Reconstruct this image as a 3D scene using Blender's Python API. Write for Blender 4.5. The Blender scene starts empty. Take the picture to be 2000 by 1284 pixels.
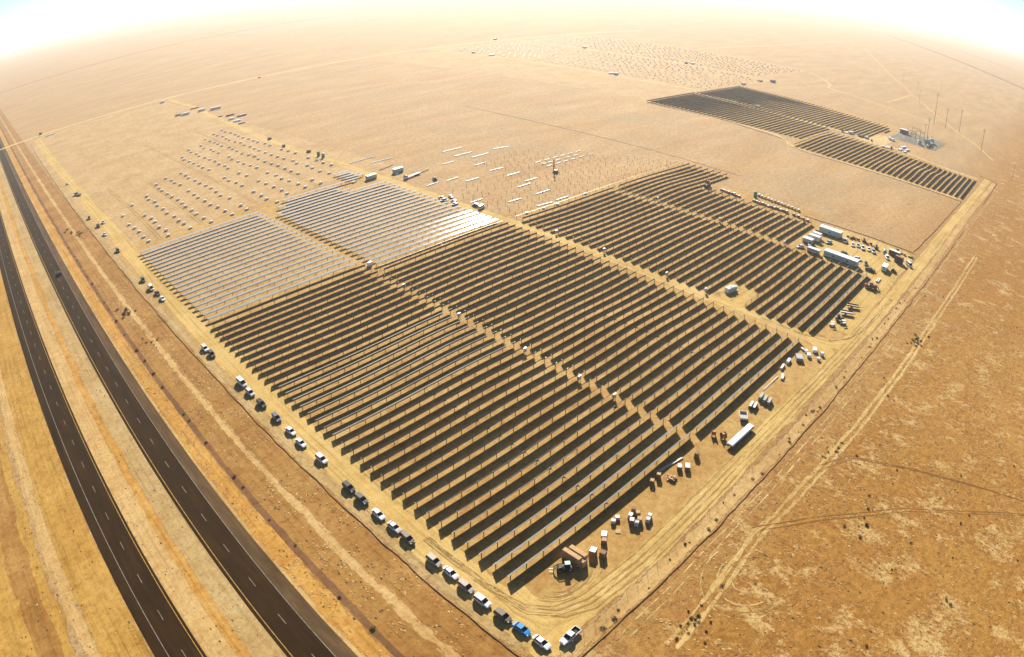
import bpy, math, random
from mathutils import Vector, Matrix, noise

random.seed(7)
R = math.radians
SC = bpy.context.scene
COL = SC.collection

# ------------------------------------------------------------------ camera
CAM_H = 128.0
HEAD = 45.25          # compass heading of the view, degrees from +X (rows run along +X, the highway along +Y)
PITCH = 29.637
F_PX, K3, K4 = 1361.2, 0.019869, 0.030333     # fisheye fit, for a 2000 px wide frame
cd = bpy.data.cameras.new('camera')
cam = bpy.data.objects.new('camera', cd)
COL.objects.link(cam)
cam.location = (0, 0, CAM_H)
cam.rotation_euler = (R(90 - PITCH), R(0.06), R(HEAD - 90))
cd.type = 'PANO'
cd.panorama_type = 'FISHEYE_LENS_POLYNOMIAL'
cd.sensor_fit = 'HORIZONTAL'
cd.sensor_width = 36.0
q = F_PX * 36.0 / 2000.0
cd.fisheye_fov = R(170)
cd.fisheye_polynomial_k0 = 0.0
cd.fisheye_polynomial_k1 = -1.0 / q
cd.fisheye_polynomial_k2 = 0.0
cd.fisheye_polynomial_k3 = -K3 / q ** 3
cd.fisheye_polynomial_k4 = -K4 / q ** 4
cd.clip_end = 80000.0
cd.clip_start = 0.5
SC.camera = cam

# ------------------------------------------------------------------ light
SUN = Vector((1.31, 1.307, 1.0)).normalized()
SUN_EL = math.asin(SUN.z)
w = bpy.data.worlds.new('World')
SC.world = w
w.use_nodes = True
nt = w.node_tree
nt.nodes.clear()
sky = nt.nodes.new('ShaderNodeTexSky')
sky.sky_type = 'NISHITA'
sky.sun_disc = False
sky.sun_elevation = SUN_EL
sky.sun_rotation = R(45)
sky.altitude = 200
sky.air_density = 0.5
sky.dust_density = 0.5
sky.ozone_density = 0.6
bg = nt.nodes.new('ShaderNodeBackground')
bg.inputs['Strength'].default_value = 0.065
out = nt.nodes.new('ShaderNodeOutputWorld')
nt.links.new(sky.outputs[0], bg.inputs[0])
nt.links.new(bg.outputs[0], out.inputs[0])
sd = bpy.data.lights.new('sun', 'SUN')
sd.energy = 5.0
sd.angle = R(0.5)
sd.color = (1.0, 0.93, 0.81)
sun = bpy.data.objects.new('sun', sd)
COL.objects.link(sun)
sun.rotation_euler = SUN.to_track_quat('Z', 'Y').to_euler()
sun.location = (0, 0, 400)

SC.view_settings.view_transform = 'Standard'
SC.view_settings.look = 'None'
SC.view_settings.exposure = 1.08
SC.view_settings.gamma = 1.0
SC.cycles.use_denoising = True
SC.cycles.max_bounces = 6
SC.cycles.diffuse_bounces = 1
SC.cycles.glossy_bounces = 2
SC.cycles.transparent_max_bounces = 6
SC.cycles.volume_bounces = 0
SC.cycles.sample_clamp_indirect = 6
SC.cycles.caustics_reflective = False
SC.cycles.caustics_refractive = False
SC.render.film_transparent = False

# ------------------------------------------------------------------ survey: photo point -> place on the land
_hd, _pt = R(HEAD), R(PITCH)
_fw = Vector((math.cos(_hd) * math.cos(_pt), math.sin(_hd) * math.cos(_pt), -math.sin(_pt)))
_rt = Vector((math.sin(_hd), -math.cos(_hd), 0))
_up = _rt.cross(_fw)
def spot(px, py, h=0.0):
    x, y = px - 1000.0, 642.0 - py
    d = math.hypot(x, y) or 1e-6
    r = d / F_PX
    th = r + K3 * r ** 3 + K4 * r ** 4
    v = _fw * math.cos(th) + (_rt * (x / d) + _up * (y / d)) * math.sin(th)
    t = (CAM_H - h) / -v.z
    return v.x * t, v.y * t

BUMPS = [  # gentle swells of the land: x, y, radius, height
    (215, 215, 38, 0.9), (120, 130, 26, 0.7), (190, 118, 24, 0.95), (112, 205, 30, -0.6), (92, 165, 22, -0.5), (138, 170, 20, 0.6), (205, 150, 20, -0.6), (175, 190, 22, 0.6),
    (285, 170, 34, 0.8), (262, 100, 26, -0.5), (345, 205, 26, 1.1), (395, 225, 24, -0.7), (270, 215, 26, -0.5), (300, 95, 20, 0.5),
    (330, 140, 24, 0.5), (165, 160, 22, -0.4), (575, 105, 20, 1.3), (556, 128, 18, 0.9), (602, 92, 16, -1.1),
    (640, 300, 50, 0.8), (720, 300, 40, 1.0), (590, 200, 25, 0.9), (98, 95, 20, -0.3), (185, 80, 20, 0.5), (135, 90, 18, 0.4)]
def land(x, y):
    z = 0.0
    for bx, by, br, bh in BUMPS:
        d2 = ((x - bx) ** 2 + (y - by) ** 2) / (br * br)
        if d2 < 9:
            z += bh * math.exp(-d2)
    return z

# ------------------------------------------------------------------ materials
def N(t, kind, **kw):
    n = t.nodes.new(kind)
    for k, v in kw.items():
        if k in n.inputs: n.inputs[k].default_value = v
        else: setattr(n, k, v)
    return n
def base_mat(name):
    m = bpy.data.materials.new(name)
    m.use_nodes = True
    t = m.node_tree
    t.nodes.clear()
    b = t.nodes.new('ShaderNodeBsdfPrincipled')
    o = t.nodes.new('ShaderNodeOutputMaterial')
    t.links.new(b.outputs[0], o.inputs[0])
    return m, t, b
def c4(c): return (c[0], c[1], c[2], 1.0)
def ramp(t, fac, stops):
    r = t.nodes.new('ShaderNodeValToRGB')
    e = r.color_ramp.elements
    while len(e) < len(stops): e.new(0.5)
    for i, (p, c) in enumerate(stops):
        e[i].position = p
        e[i].color = c4(c) if len(c) == 3 else c
    t.links.new(fac, r.inputs[0])
    return r.outputs[0]
def mix(t, fac, a, b, mode='MIX'):
    m = t.nodes.new('ShaderNodeMix')
    m.data_type = 'RGBA'; m.blend_type = mode
    if isinstance(fac, float): m.inputs[0].default_value = fac
    else: t.links.new(fac, m.inputs[0])
    for s, i in ((a, 6), (b, 7)):
        if isinstance(s, tuple): m.inputs[i].default_value = c4(s)
        else: t.links.new(s, m.inputs[i])
    return m.outputs[2]
def coords(t, kind='Object', scale=(1, 1, 1), rot=0.0):
    tc = t.nodes.new('ShaderNodeTexCoord')
    mp = t.nodes.new('ShaderNodeMapping')
    mp.inputs['Scale'].default_value = scale
    mp.inputs['Rotation'].default_value = (0, 0, rot)
    t.links.new(tc.outputs[kind], mp.inputs[0])
    return mp.outputs[0]
def nz(t, vec, scale, detail=4, rough=0.55, dist=0.0):
    n = N(t, 'ShaderNodeTexNoise', Scale=scale, Detail=detail, Roughness=rough, Distortion=dist)
    t.links.new(vec, n.inputs['Vector'])
    return n.outputs['Fac']

def plain(name, col, rough=0.6, metal=0.0, var=0.18, scale=1.5, coat=0.0):
    """paint, metal, cloth ... with wear: a little uneven colour and roughness"""
    m, t, b = base_mat(name)
    v = coords(t)
    n = nz(t, v, scale, 5, 0.65)
    lo = tuple(max(0.0, c * (1 - var)) for c in col); hi = tuple(min(1.0, c * (1 + var)) for c in col)
    t.links.new(ramp(t, n, [(0.3, lo), (0.7, hi)]), b.inputs['Base Color'])
    b.inputs['Roughness'].default_value = rough
    b.inputs['Metallic'].default_value = metal
    if coat: b.inputs['Coat Weight'].default_value = coat
    return m

def edge_alpha(t, b, soft=1.3, amp=2.6, scale=1.6):
    """ragged, broken edge: the sheet fades out over its last metre or so"""
    uv = N(t, 'ShaderNodeUVMap', uv_map='EdgeUV')
    sp = t.nodes.new('ShaderNodeSeparateXYZ'); t.links.new(uv.outputs[0], sp.inputs[0])
    n = nz(t, coords(t, 'UV', (0.16, 0.55, 1)), scale, 7, 0.75)
    d = N(t, 'ShaderNodeMath', operation='DIVIDE'); t.links.new(sp.outputs['X'], d.inputs[0]); d.inputs[1].default_value = soft
    a = N(t, 'ShaderNodeMath', operation='MULTIPLY_ADD'); t.links.new(n, a.inputs[0]); a.inputs[1].default_value = amp; t.links.new(d.outputs[0], a.inputs[2])
    r = N(t, 'ShaderNodeMapRange', interpolation_type='SMOOTHSTEP')
    r.inputs['From Min'].default_value = 0.5 * amp + 0.0; r.inputs['From Max'].default_value = 0.5 * amp + 0.14
    t.links.new(a.outputs[0], r.inputs['Value'])
    t.links.new(r.outputs[0], b.inputs['Alpha'])
def field_mat():
    m, t, b = base_mat('dry_grass_field')
    v = coords(t)
    mot = nz(t, v, 0.42, 6, 0.78, 0.5)
    big = nz(t, v, 0.006, 5, 0.55)
    mid = nz(t, v, 0.05, 5, 0.6, 0.5)
    v2 = coords(t, scale=(1.0, 0.62, 1), rot=R(20))
    patchy = nz(t, v2, 0.13, 5, 0.62, 0.5)
    cl = nz(t, v2, 0.85, 8, 0.74, 0.35)
    fine = nz(t, v, 2.4, 4, 0.75)
    grit = nz(t, v, 0.9, 6, 0.8, 0.3)
    a = ramp(t, big, [(0.32, (0.285, 0.138, 0.028)), (0.5, (0.335, 0.172, 0.038)), (0.68, (0.40, 0.225, 0.06))])
    a = mix(t, ramp(t, mid, [(0.40, (0, 0, 0)), (0.66, (0.8, 0.8, 0.8))]), a, (0.26, 0.105, 0.020))
    a = mix(t, ramp(t, patchy, [(0.36, (0.6, 0.6, 0.6)), (0.5, (0, 0, 0))]), a, (0.39, 0.215, 0.052))
    sx = t.nodes.new('ShaderNodeSeparateXYZ'); t.links.new(v, sx.inputs[0])      # the ungrazed land past the perimeter track is tuftier
    inv = N(t, 'ShaderNodeMapRange'); inv.inputs['From Min'].default_value = 30.0; inv.inputs['From Max'].default_value = 95.0
    t.links.new(sx.outputs['Y'], inv.inputs['Value'])
    st = nz(t, coords(t, scale=(0.010, 0.045, 1), rot=R(-52)), 1.0, 6, 0.66, 0.3)
    pale = mix(t, 0.72, a, ramp(t, st, [(0.30, (0.37, 0.235, 0.115)), (0.5, (0.46, 0.315, 0.165)), (0.68, (0.53, 0.38, 0.215))]))  # paler dry grass, lightened further to put distance haze into the colour
    gp = nz(t, v, 0.016, 5, 0.62, 0.8)
    pale = mix(t, ramp(t, gp, [(0.50, (0, 0, 0)), (0.66, (0.75, 0.75, 0.75))]), pale, (0.36, 0.265, 0.14))
    pale = mix(t, ramp(t, gp, [(0.30, (0.7, 0.7, 0.7)), (0.45, (0, 0, 0))]), pale, (0.45, 0.28, 0.11))
    a = mix(t, inv.outputs[0], a, pale)
    a = mix(t, 0.8, a, ramp(t, mot, [(0.30, (0.50, 0.42, 0.32)), (0.5, (1, 1, 1)), (0.68, (1.35, 1.36, 1.3))]), 'MULTIPLY')
    # pale bleached tufts, gathered into patches
    s1 = N(t, 'ShaderNodeMath', operation='MULTIPLY_ADD'); t.links.new(patchy, s1.inputs[0]); s1.inputs[1].default_value = 0.95; t.links.new(cl, s1.inputs[2])
    s2 = N(t, 'ShaderNodeMath', operation='MULTIPLY_ADD'); t.links.new(mid, s2.inputs[0]); s2.inputs[1].default_value = 0.5; t.links.new(s1.outputs[0], s2.inputs[2])
    h = N(t, 'ShaderNodeMath', operation='MULTIPLY'); t.links.new(s2.outputs[0], h.inputs[0]); h.inputs[1].default_value = 0.5
    lo = N(t, 'ShaderNodeMapRange'); lo.inputs['From Min'].default_value = 75.0; lo.inputs['From Max'].default_value = 35.0
    lo.inputs['To Min'].default_value = 0.18; lo.inputs['To Max'].default_value = 1.0; t.links.new(sx.outputs['Y'], lo.inputs['Value'])
    tf = mix(t, lo.outputs[0], (0.0, 0.0, 0.0), ramp(t, h.outputs[0], [(0.625, (0, 0, 0)), (0.72, (0.9, 0.9, 0.9))]))
    a = mix(t, tf, a, (0.55, 0.395, 0.165))
    # dark bare specks
    a = mix(t, ramp(t, grit, [(0.34, (0.9, 0.9, 0.9)), (0.47, (0, 0, 0))]), a, (0.12, 0.045, 0.009))
    a = mix(t, 0.85, a, ramp(t, fine, [(0.25, (0.55, 0.53, 0.48)), (0.75, (1.32, 1.28, 1.2))]), 'MULTIPLY')
    t.links.new(a, b.inputs['Base Color'])
    b.inputs['Roughness'].default_value = 0.95
    b.inputs['Specular IOR Level'].default_value = 0.12
    bp = N(t, 'ShaderNodeBump', Strength=0.6, Distance=0.3)
    t.links.new(grit, bp.inputs['Height'])
    t.links.new(bp.outputs[0], b.inputs['Normal'])
    return m
def soil_mat(name, c0, c1, c2, streak=0.0, spec=0.12, soft=1.3, fs=1.3, bump=0.4, dark=0.5, blot=0.5):
    """bare or driven-over soil; streak > 0 draws ruts along the strip's length (UV: u along, v across, in metres)"""
    m, t, b = base_mat(name)
    v = coords(t)
    n1 = nz(t, v, 0.05, 5, 0.6, 0.3)
    n2 = nz(t, v, fs, 5, 0.7)
    a = ramp(t, n1, [(0.30, c0), (0.5, c1), (0.72, c2)])
    n3 = nz(t, v, 0.33, 6, 0.7, 0.4)
    a = mix(t, blot, a, ramp(t, n3, [(0.34, (0.80, 0.66, 0.50)), (0.5, (1, 1, 1)), (0.64, (1.12, 1.14, 1.10))]), 'MULTIPLY')
    if streak:
        s = nz(t, coords(t, 'UV', (0.018, 0.75, 1)), 1.0, 6, 0.7, 0.15)
        a = mix(t, streak, a, ramp(t, s, [(0.30, (0.55, 0.50, 0.42)), (0.46, (1, 1, 1)), (0.70, (1.22, 1.2, 1.18))]), 'MULTIPLY')
    a = mix(t, 0.8, a, ramp(t, n2, [(0.22, (1 - dark, 1 - dark, 0.95 - dark)), (0.5, (1, 1, 1)), (0.78, (1.2, 1.19, 1.15))]), 'MULTIPLY')
    t.links.new(a, b.inputs['Base Color'])
    b.inputs['Roughness'].default_value = 0.95
    b.inputs['Specular IOR Level'].default_value = spec
    if bump:
        bp = N(t, 'ShaderNodeBump', Strength=bump, Distance=0.15)
        t.links.new(n2, bp.inputs['Height'])
        t.links.new(bp.outputs[0], b.inputs['Normal'])
    if soft: edge_alpha(t, b, soft)
    return m
def asphalt_mat(name, c0, c1):
    m, t, b = base_mat(name)
    s = nz(t, coords(t, 'UV', (0.01, 0.9, 1)), 1.0, 5, 0.6, 0.1)
    f = nz(t, coords(t), 2.5, 4, 0.7)
    a = ramp(t, s, [(0.3, c0), (0.7, c1)])
    a = mix(t, 0.6, a, ramp(t, f, [(0.25, (0.72, 0.72, 0.72)), (0.75, (1.25, 1.25, 1.25))]), 'MULTIPLY')
    w_ = nz(t, coords(t, 'UV', (0.05, 0.25, 1)), 1.0, 6, 0.7, 0.4)
    a = mix(t, 0.9, a, ramp(t, w_, [(0.32, (0.7, 0.68, 0.66)), (0.5, (1, 1, 1)), (0.70, (1.6, 1.58, 1.55))]), 'MULTIPLY')
    t.links.new(a, b.inputs['Base Color'])
    b.inputs['Roughness'].default_value = 0.95
    b.inputs['Specular IOR Level'].default_value = 0.08
    return m
def glass_panel_mat():
    m, t, b = base_mat('panel_glass')
    tc = t.nodes.new('ShaderNodeTexCoord')
    sp = t.nodes.new('ShaderNodeSeparateXYZ')
    t.links.new(tc.outputs['Object'], sp.inputs[0])
    fr = N(t, 'ShaderNodeMath', operation='FRACT'); t.links.new(sp.outputs['X'], fr.inputs[0])
    lt = N(t, 'ShaderNodeMath', operation='LESS_THAN'); t.links.new(fr.outputs[0], lt.inputs[0]); lt.inputs[1].default_value = 0.07
    n = nz(t, tc.outputs['Object'], 0.4, 3, 0.6)
    dust_glare = ramp(t, n, [(0.3, (0.18, 0.172, 0.145)), (0.7, (0.26, 0.25, 0.21))])  # dusty glass, lightened to put bright sky reflection into the colour
    a = mix(t, lt.outputs[0], dust_glare, (0.5, 0.5, 0.5))
    t.links.new(a, b.inputs['Base Color'])
    t.links.new(ramp(t, n, [(0.3, (0.08, 0.08, 0.08)), (0.7, (0.13, 0.13, 0.13))]), b.inputs['Roughness'])
    b.inputs['IOR'].default_value = 1.5
    b.inputs['Sheen Weight'].default_value = 0.8          # dusty film, weighted up to paint glare onto the grazing glass
    b.inputs['Sheen Roughness'].default_value = 0.35
    b.inputs['Sheen Tint'].default_value = (0.95, 0.92, 0.85, 1)
    return m

M = {}
M['field'] = field_mat()
M['soil'] = soil_mat('graded_soil', (0.345, 0.20, 0.060), (0.405, 0.25, 0.082), (0.455, 0.30, 0.11), fs=1.1, soft=4.0, blot=0.9)
M['soil_far'] = soil_mat('trenched_soil', (0.36, 0.228, 0.098), (0.42, 0.275, 0.122), (0.47, 0.325, 0.158), fs=0.5, soft=7.0, blot=0.8)
M['dirt'] = soil_mat('packed_dirt', (0.405, 0.265, 0.08), (0.465, 0.315, 0.106), (0.52, 0.365, 0.138), streak=1.0, fs=1.6, dark=0.4, bump=0.2, soft=1.0)
M['dirt_pale'] = soil_mat('dusty_track', (0.43, 0.295, 0.115), (0.50, 0.36, 0.155), (0.55, 0.41, 0.19), streak=0.7, fs=0.9, dark=0.55, soft=1.2, blot=0.9)
M['rut'] = soil_mat('wheel_rut', (0.17, 0.075, 0.018), (0.22, 0.105, 0.028), (0.27, 0.135, 0.04), fs=1.2, soft=0.55)
M['track'] = soil_mat('worn_track', (0.38, 0.235, 0.075), (0.45, 0.30, 0.11), (0.51, 0.365, 0.15), streak=0.7, fs=0.9, dark=0.6, soft=1.1, blot=0.9)
M['scrub'] = soil_mat('scrub_patch', (0.27, 0.21, 0.11), (0.32, 0.25, 0.14), (0.38, 0.29, 0.16), fs=0.2, soft=30.0)
M['rut_soft'] = soil_mat('shallow_rut', (0.25, 0.15, 0.04), (0.30, 0.185, 0.052), (0.36, 0.23, 0.07), fs=1.2, soft=0.7)
M['verge_tan'] = soil_mat('verge_tan', (0.39, 0.24, 0.085), (0.455, 0.295, 0.115), (0.50, 0.345, 0.15), streak=0.7, fs=1.0, blot=0.7, soft=2.4)
M['verge_grey'] = soil_mat('verge_grey', (0.33, 0.215, 0.082), (0.385, 0.265, 0.11), (0.435, 0.315, 0.15), streak=0.7, fs=1.0, blot=0.7, soft=2.4)
M['verge_orange'] = soil_mat('verge_orange', (0.37, 0.185, 0.036), (0.43, 0.23, 0.052), (0.48, 0.285, 0.085), streak=0.9, fs=0.8, soft=1.9, blot=0.8)
M['verge_brown'] = soil_mat('verge_brown', (0.245, 0.12, 0.028), (0.30, 0.155, 0.04), (0.36, 0.205, 0.062), streak=0.7, fs=0.9, blot=0.9, soft=2.4)
M['verge_yellow'] = soil_mat('verge_yellow', (0.34, 0.185, 0.038), (0.39, 0.225, 0.05), (0.435, 0.265, 0.07), streak=0.8, fs=0.9, blot=0.8, soft=2.4)
M['ditch'] = soil_mat('ditch_bottom', (0.12, 0.06, 0.025), (0.17, 0.085, 0.035), (0.24, 0.125, 0.052), fs=0.7, soft=0.6)
M['asphalt'] = asphalt_mat('asphalt', (0.024, 0.0115, 0.0025), (0.034, 0.0175, 0.005))
M['shoulder'] = asphalt_mat('shoulder_asphalt', (0.078, 0.045, 0.019), (0.11, 0.068, 0.032))
M['white_line'] = plain('road_paint_white', (0.19, 0.16, 0.115), 0.9, var=0.5, scale=0.8)
M['yellow_line'] = plain('road_paint_yellow', (0.34, 0.20, 0.03), 0.9, var=0.45, scale=0.8)
M['gravel'] = soil_mat('yard_gravel', (0.15, 0.14, 0.11), (0.19, 0.18, 0.145), (0.23, 0.22, 0.18), fs=1.2, blot=0.3)
M['glass_panel'] = glass_panel_mat()
M['backsheet'] = plain('panel_back', (0.034, 0.025, 0.016), 0.8, var=0.15, scale=0.6)
M['alu'] = plain('aluminium_frame', (0.78, 0.78, 0.77), 0.4, 0.6, 0.08)
M['galv'] = plain('galvanised_steel', (0.46, 0.45, 0.43), 0.5, 0.6, 0.15)
M['rusty'] = plain('weathered_steel', (0.20, 0.13, 0.085), 0.7, 0.3, 0.3)
M['white'] = plain('white_paint', (0.80, 0.80, 0.79), 0.45, 0, 0.06)
M['wrap'] = plain('white_wrap', (0.86, 0.85, 0.80), 0.4, 0, 0.1, 3)
M['cream'] = plain('cream_wall', (0.72, 0.72, 0.68), 0.6, 0, 0.08)
M['greyw'] = plain('grey_wall', (0.46, 0.46, 0.43), 0.6, 0, 0.12)
M['black'] = plain('black_rubber', (0.022, 0.021, 0.02), 0.8, 0, 0.3)
M['dark'] = plain('dark_steel', (0.06, 0.05, 0.045), 0.6, 0.2, 0.3)
M['carglass'] = plain('car_glass', (0.015, 0.018, 0.022), 0.08, 0, 0.1)
M['lamp'] = plain('lamp_lens', (0.75, 0.74, 0.7), 0.15, 0, 0.05)
M['redlamp'] = plain('tail_lens', (0.4, 0.02, 0.015), 0.2, 0, 0.1)
M['card'] = plain('cardboard', (0.50, 0.31, 0.135), 0.85, 0, 0.15, 2)
M['wood'] = plain('pale_timber', (0.52, 0.37, 0.19), 0.8, 0, 0.2, 3)
M['brown'] = plain('brown_board', (0.24, 0.12, 0.055), 0.8, 0, 0.25, 2)
M['rust_red'] = plain('red_machine', (0.33, 0.065, 0.022), 0.5, 0, 0.25, 2)
M['orange'] = plain('orange_machine', (0.55, 0.17, 0.03), 0.5, 0, 0.2, 2)
M['green'] = plain('green_plastic', (0.05, 0.22, 0.11), 0.5, 0, 0.15)
M['blue'] = plain('blue_plastic', (0.06, 0.20, 0.34), 0.5, 0, 0.15)
M['teal'] = plain('pale_teal_paint', (0.42, 0.55, 0.53), 0.5, 0, 0.1)
M['straw'] = plain('straw_sock', (0.13, 0.062, 0.026), 0.95, 0, 0.35, 2)
M['shrub'] = plain('dry_shrub_leaf', (0.05, 0.03, 0.016), 0.9, 0, 0.4, 4)
M['shrub_g'] = plain('grey_shrub_leaf', (0.075, 0.06, 0.03), 0.9, 0, 0.4, 4)
M['pole'] = plain('weathered_pole', (0.26, 0.21, 0.16), 0.8, 0, 0.2)
M['concrete'] = plain('concrete', (0.42, 0.41, 0.38), 0.85, 0, 0.15)
M['grey_st'] = plain('grey_bundle', (0.30, 0.31, 0.32), 0.5, 0.3, 0.2, 2)
def paint(name, col):
    if name not in M: M[name] = plain('car_paint_' + name, col, 0.32, 0.0, 0.05, 2, coat=0.6)
    return M[name]
paint('pearl', (0.82, 0.82, 0.83)); paint('silver', (0.55, 0.56, 0.57)); paint('ink', (0.022, 0.022, 0.024))
paint('charcoal', (0.07, 0.066, 0.062)); paint('champagne', (0.40, 0.34, 0.27)); paint('bronze', (0.17, 0.115, 0.075))
paint('azure', (0.02, 0.26, 0.60)); paint('slate', (0.14, 0.15, 0.165)); paint('navy', (0.03, 0.04, 0.08)); paint('lilac', (0.62, 0.58, 0.68))
paint('mint', (0.50, 0.60, 0.54))

# ------------------------------------------------------------------ mesh helpers
class MB:
    def __init__(s): s.v = []; s.f = []; s.mi = []; s.mats = []; s.uv = None; s.edge = None
    def m(s, name):
        if name not in s.mats: s.mats.append(name)
        return s.mats.index(name)
    def face(s, idx, mat): s.f.append(tuple(idx)); s.mi.append(s.m(mat))
    def hexa(s, pts, mat, top=None, bot=None):
        """8 corners: bottom ring then top ring, both counter-clockwise from above"""
        o = len(s.v); s.v += [tuple(p) for p in pts]
        s.face((o + 3, o + 2, o + 1, o), bot or mat); s.face((o + 4, o + 5, o + 6, o + 7), top or mat)
        for i in range(4):
            j = (i + 1) % 4
            s.face((o + i, o + j, o + 4 + j, o + 4 + i), mat)
        return s
    def box(s, x0, x1, y0, y1, z0, z1, mat, top=None, bot=None):
        return s.hexa([(x0, y0, z0), (x1, y0, z0), (x1, y1, z0), (x0, y1, z0), (x0, y0, z1), (x1, y0, z1), (x1, y1, z1), (x0, y1, z1)], mat, top, bot)
    def rbox(s, cx, cy, z0, l, wd, h, ang, mat, top=None):
        ca, sa = math.cos(ang), math.sin(ang)
        pts = []
        for z in (z0, z0 + h):
            for a, b in ((-1, -1), (1, -1), (1, 1), (-1, 1)):
                x, y = a * l / 2, b * wd / 2
                pts.append((cx + x * ca - y * sa, cy + x * sa + y * ca, z))
        return s.hexa(pts, mat, top)
    def bevbox(s, x0, x1, y0, y1, z0, z1, mat, bev=0.05, top=None):
        """box with its upper and vertical edges chamfered"""
        def ring(z, d):
            return [(x0 + d + bev, y0 + d, z), (x1 - d - bev, y0 + d, z), (x1 - d, y0 + d + bev, z), (x1 - d, y1 - d - bev, z),
                    (x1 - d - bev, y1 - d, z), (x0 + d + bev, y1 - d, z), (x0 + d, y1 - d - bev, z), (x0 + d, y0 + d + bev, z)]
        s.rings([ring(z0, 0), ring(z1 - bev, 0), ring(z1, bev)], mat, captop=top)
        return s
    def rings(s, rs, mat, captop=None, close=True):
        o = len(s.v); n = len(rs[0])
        for r in rs: s.v += [tuple(p) for p in r]
        for k in range(len(rs) - 1):
            for i in range(n):
                j = (i + 1) % n
                s.face((o + k * n + i, o + k * n + j, o + (k + 1) * n + j, o + (k + 1) * n + i), mat)
        if close:
            s.face(tuple(o + n - 1 - i for i in range(n)), mat)
            s.face(tuple(o + (len(rs) - 1) * n + i for i in range(n)), captop or mat)
        return s
    def tube(s, pts, r, mat, n=6):
        pts = [Vector(p) for p in pts]
        rr = r if isinstance(r, (list, tuple)) else [r] * len(pts)
        rs = []
        for i, p in enumerate(pts):
            d = (pts[min(i + 1, len(pts) - 1)] - pts[max(i - 1, 0)]).normalized()
            a = d.orthogonal().normalized() if abs(d.z) > 0.95 else d.cross(Vector((0, 0, 1))).normalized()
            b = a.cross(d)
            rs.append([p + (a * math.cos(2 * math.pi * k / n) + b * math.sin(2 * math.pi * k / n)) * rr[i] for k in range(n)])
        return s.rings(rs[::1], mat)
    def disc(s, c, axis, r, th, mat, n=12, cap=None):
        c = Vector(c); ax = Vector(axis).normalized()
        return s.tube([c - ax * th / 2, c + ax * th / 2], r, mat, n)
    def loft(s, secs, mat):
        """car-like hull along x: (x, half width, z bottom, z top)"""
        rs = []
        for x, hw, zb, zt in secs:
            c = min(0.12, (zt - zb) * 0.3)
            rs.append([(x, -hw + c, zb), (x, hw - c, zb), (x, hw, zb + c), (x, hw, zt - c), (x, hw - c * 1.3, zt), (x, -hw + c * 1.3, zt), (x, -hw, zt - c), (x, -hw, zb + c)])
        return s.rings(rs, mat)
    def mesh(s, name):
        me = bpy.data.meshes.new(name)
        me.from_pydata(s.v, [], s.f)
        for k in s.mats: me.materials.append(M[k])
        me.polygons.foreach_set('material_index', s.mi)
        if s.uv:
            ul = me.uv_layers.new(name='UVMap')
            li = [0] * len(me.loops)
            me.loops.foreach_get('vertex_index', li)
            fl = []
            for i in li: fl += s.uv[i]
            ul.data.foreach_set('uv', fl)
            if s.edge:
                ul = me.uv_layers.new(name='EdgeUV'); fl = []
                for i in li: fl += (s.edge[i], 0.0)
                ul.data.foreach_set('uv', fl)
        me.update()
        return me
def obj(name, data, parent=None):
    if isinstance(data, MB): data = data.mesh(name)
    o = bpy.data.objects.new(name, data)
    COL.objects.link(o)
    if parent is not None: o.parent = parent
    return o
def tag(o, label, cat, group=None):
    o['label'] = label; o['category'] = cat
    if group: o['group'] = group
    return o
def thing(name, label, cat, loc=(0, 0, 0), rz=0.0, group=None):
    o = bpy.data.objects.new(name, None)
    COL.objects.link(o)
    o.empty_display_size = 0.3
    o.location = loc; o.rotation_euler = (0, 0, rz)
    return tag(o, label, cat, group)
def dup(root, loc, rz, label, group=None):
    r = root.copy(); COL.objects.link(r)
    r.location = loc; r.rotation_euler = (0, 0, rz); r['label'] = label
    if group: r['group'] = group
    for ch in list(root.children):
        c = ch.copy(); COL.objects.link(c); c.parent = r
        for g in list(ch.children):
            d = g.copy(); COL.objects.link(d); d.parent = c
    return r
def nth(n):
    return '%d%s' % (n, 'th' if 10 <= n % 100 <= 20 else {1: 'st', 2: 'nd', 3: 'rd'}.get(n % 10, 'th'))
def struct(name, data):
    o = obj(name, data); o['kind'] = 'structure'; return o
def at(px, py, h=0.0):
    x, y = spot(px, py, h)
    return (x, y, land(x, y))

# ------------------------------------------------------------------ the land
def axis(fine0, fine1, step, far):
    a = [fine0 + i * step for i in range(int((fine1 - fine0) / step) + 1)]
    d = step; lo = []; x = a[0]
    while x > -far:
        d *= 1.35; x -= d; lo.append(max(x, -far))
    hi = []; x = a[-1]; d = step
    while x < far:
        d *= 1.35; x += d; hi.append(min(x, far))
    return lo[::-1] + a + hi
xs = axis(-42.0, 810.0, 6.0, 20000.0)
ys = axis(-120.0, 570.0, 6.0, 20000.0)
g = MB()
for y in ys:
    for x in xs: g.v.append((x, y, land(x, y)))
nx = len(xs)
for j in range(len(ys) - 1):
    for i in range(nx - 1):
        g.face((j * nx + i, j * nx + i + 1, (j + 1) * nx + i + 1, (j + 1) * nx + i), 'field')
struct('ground', g)

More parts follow.
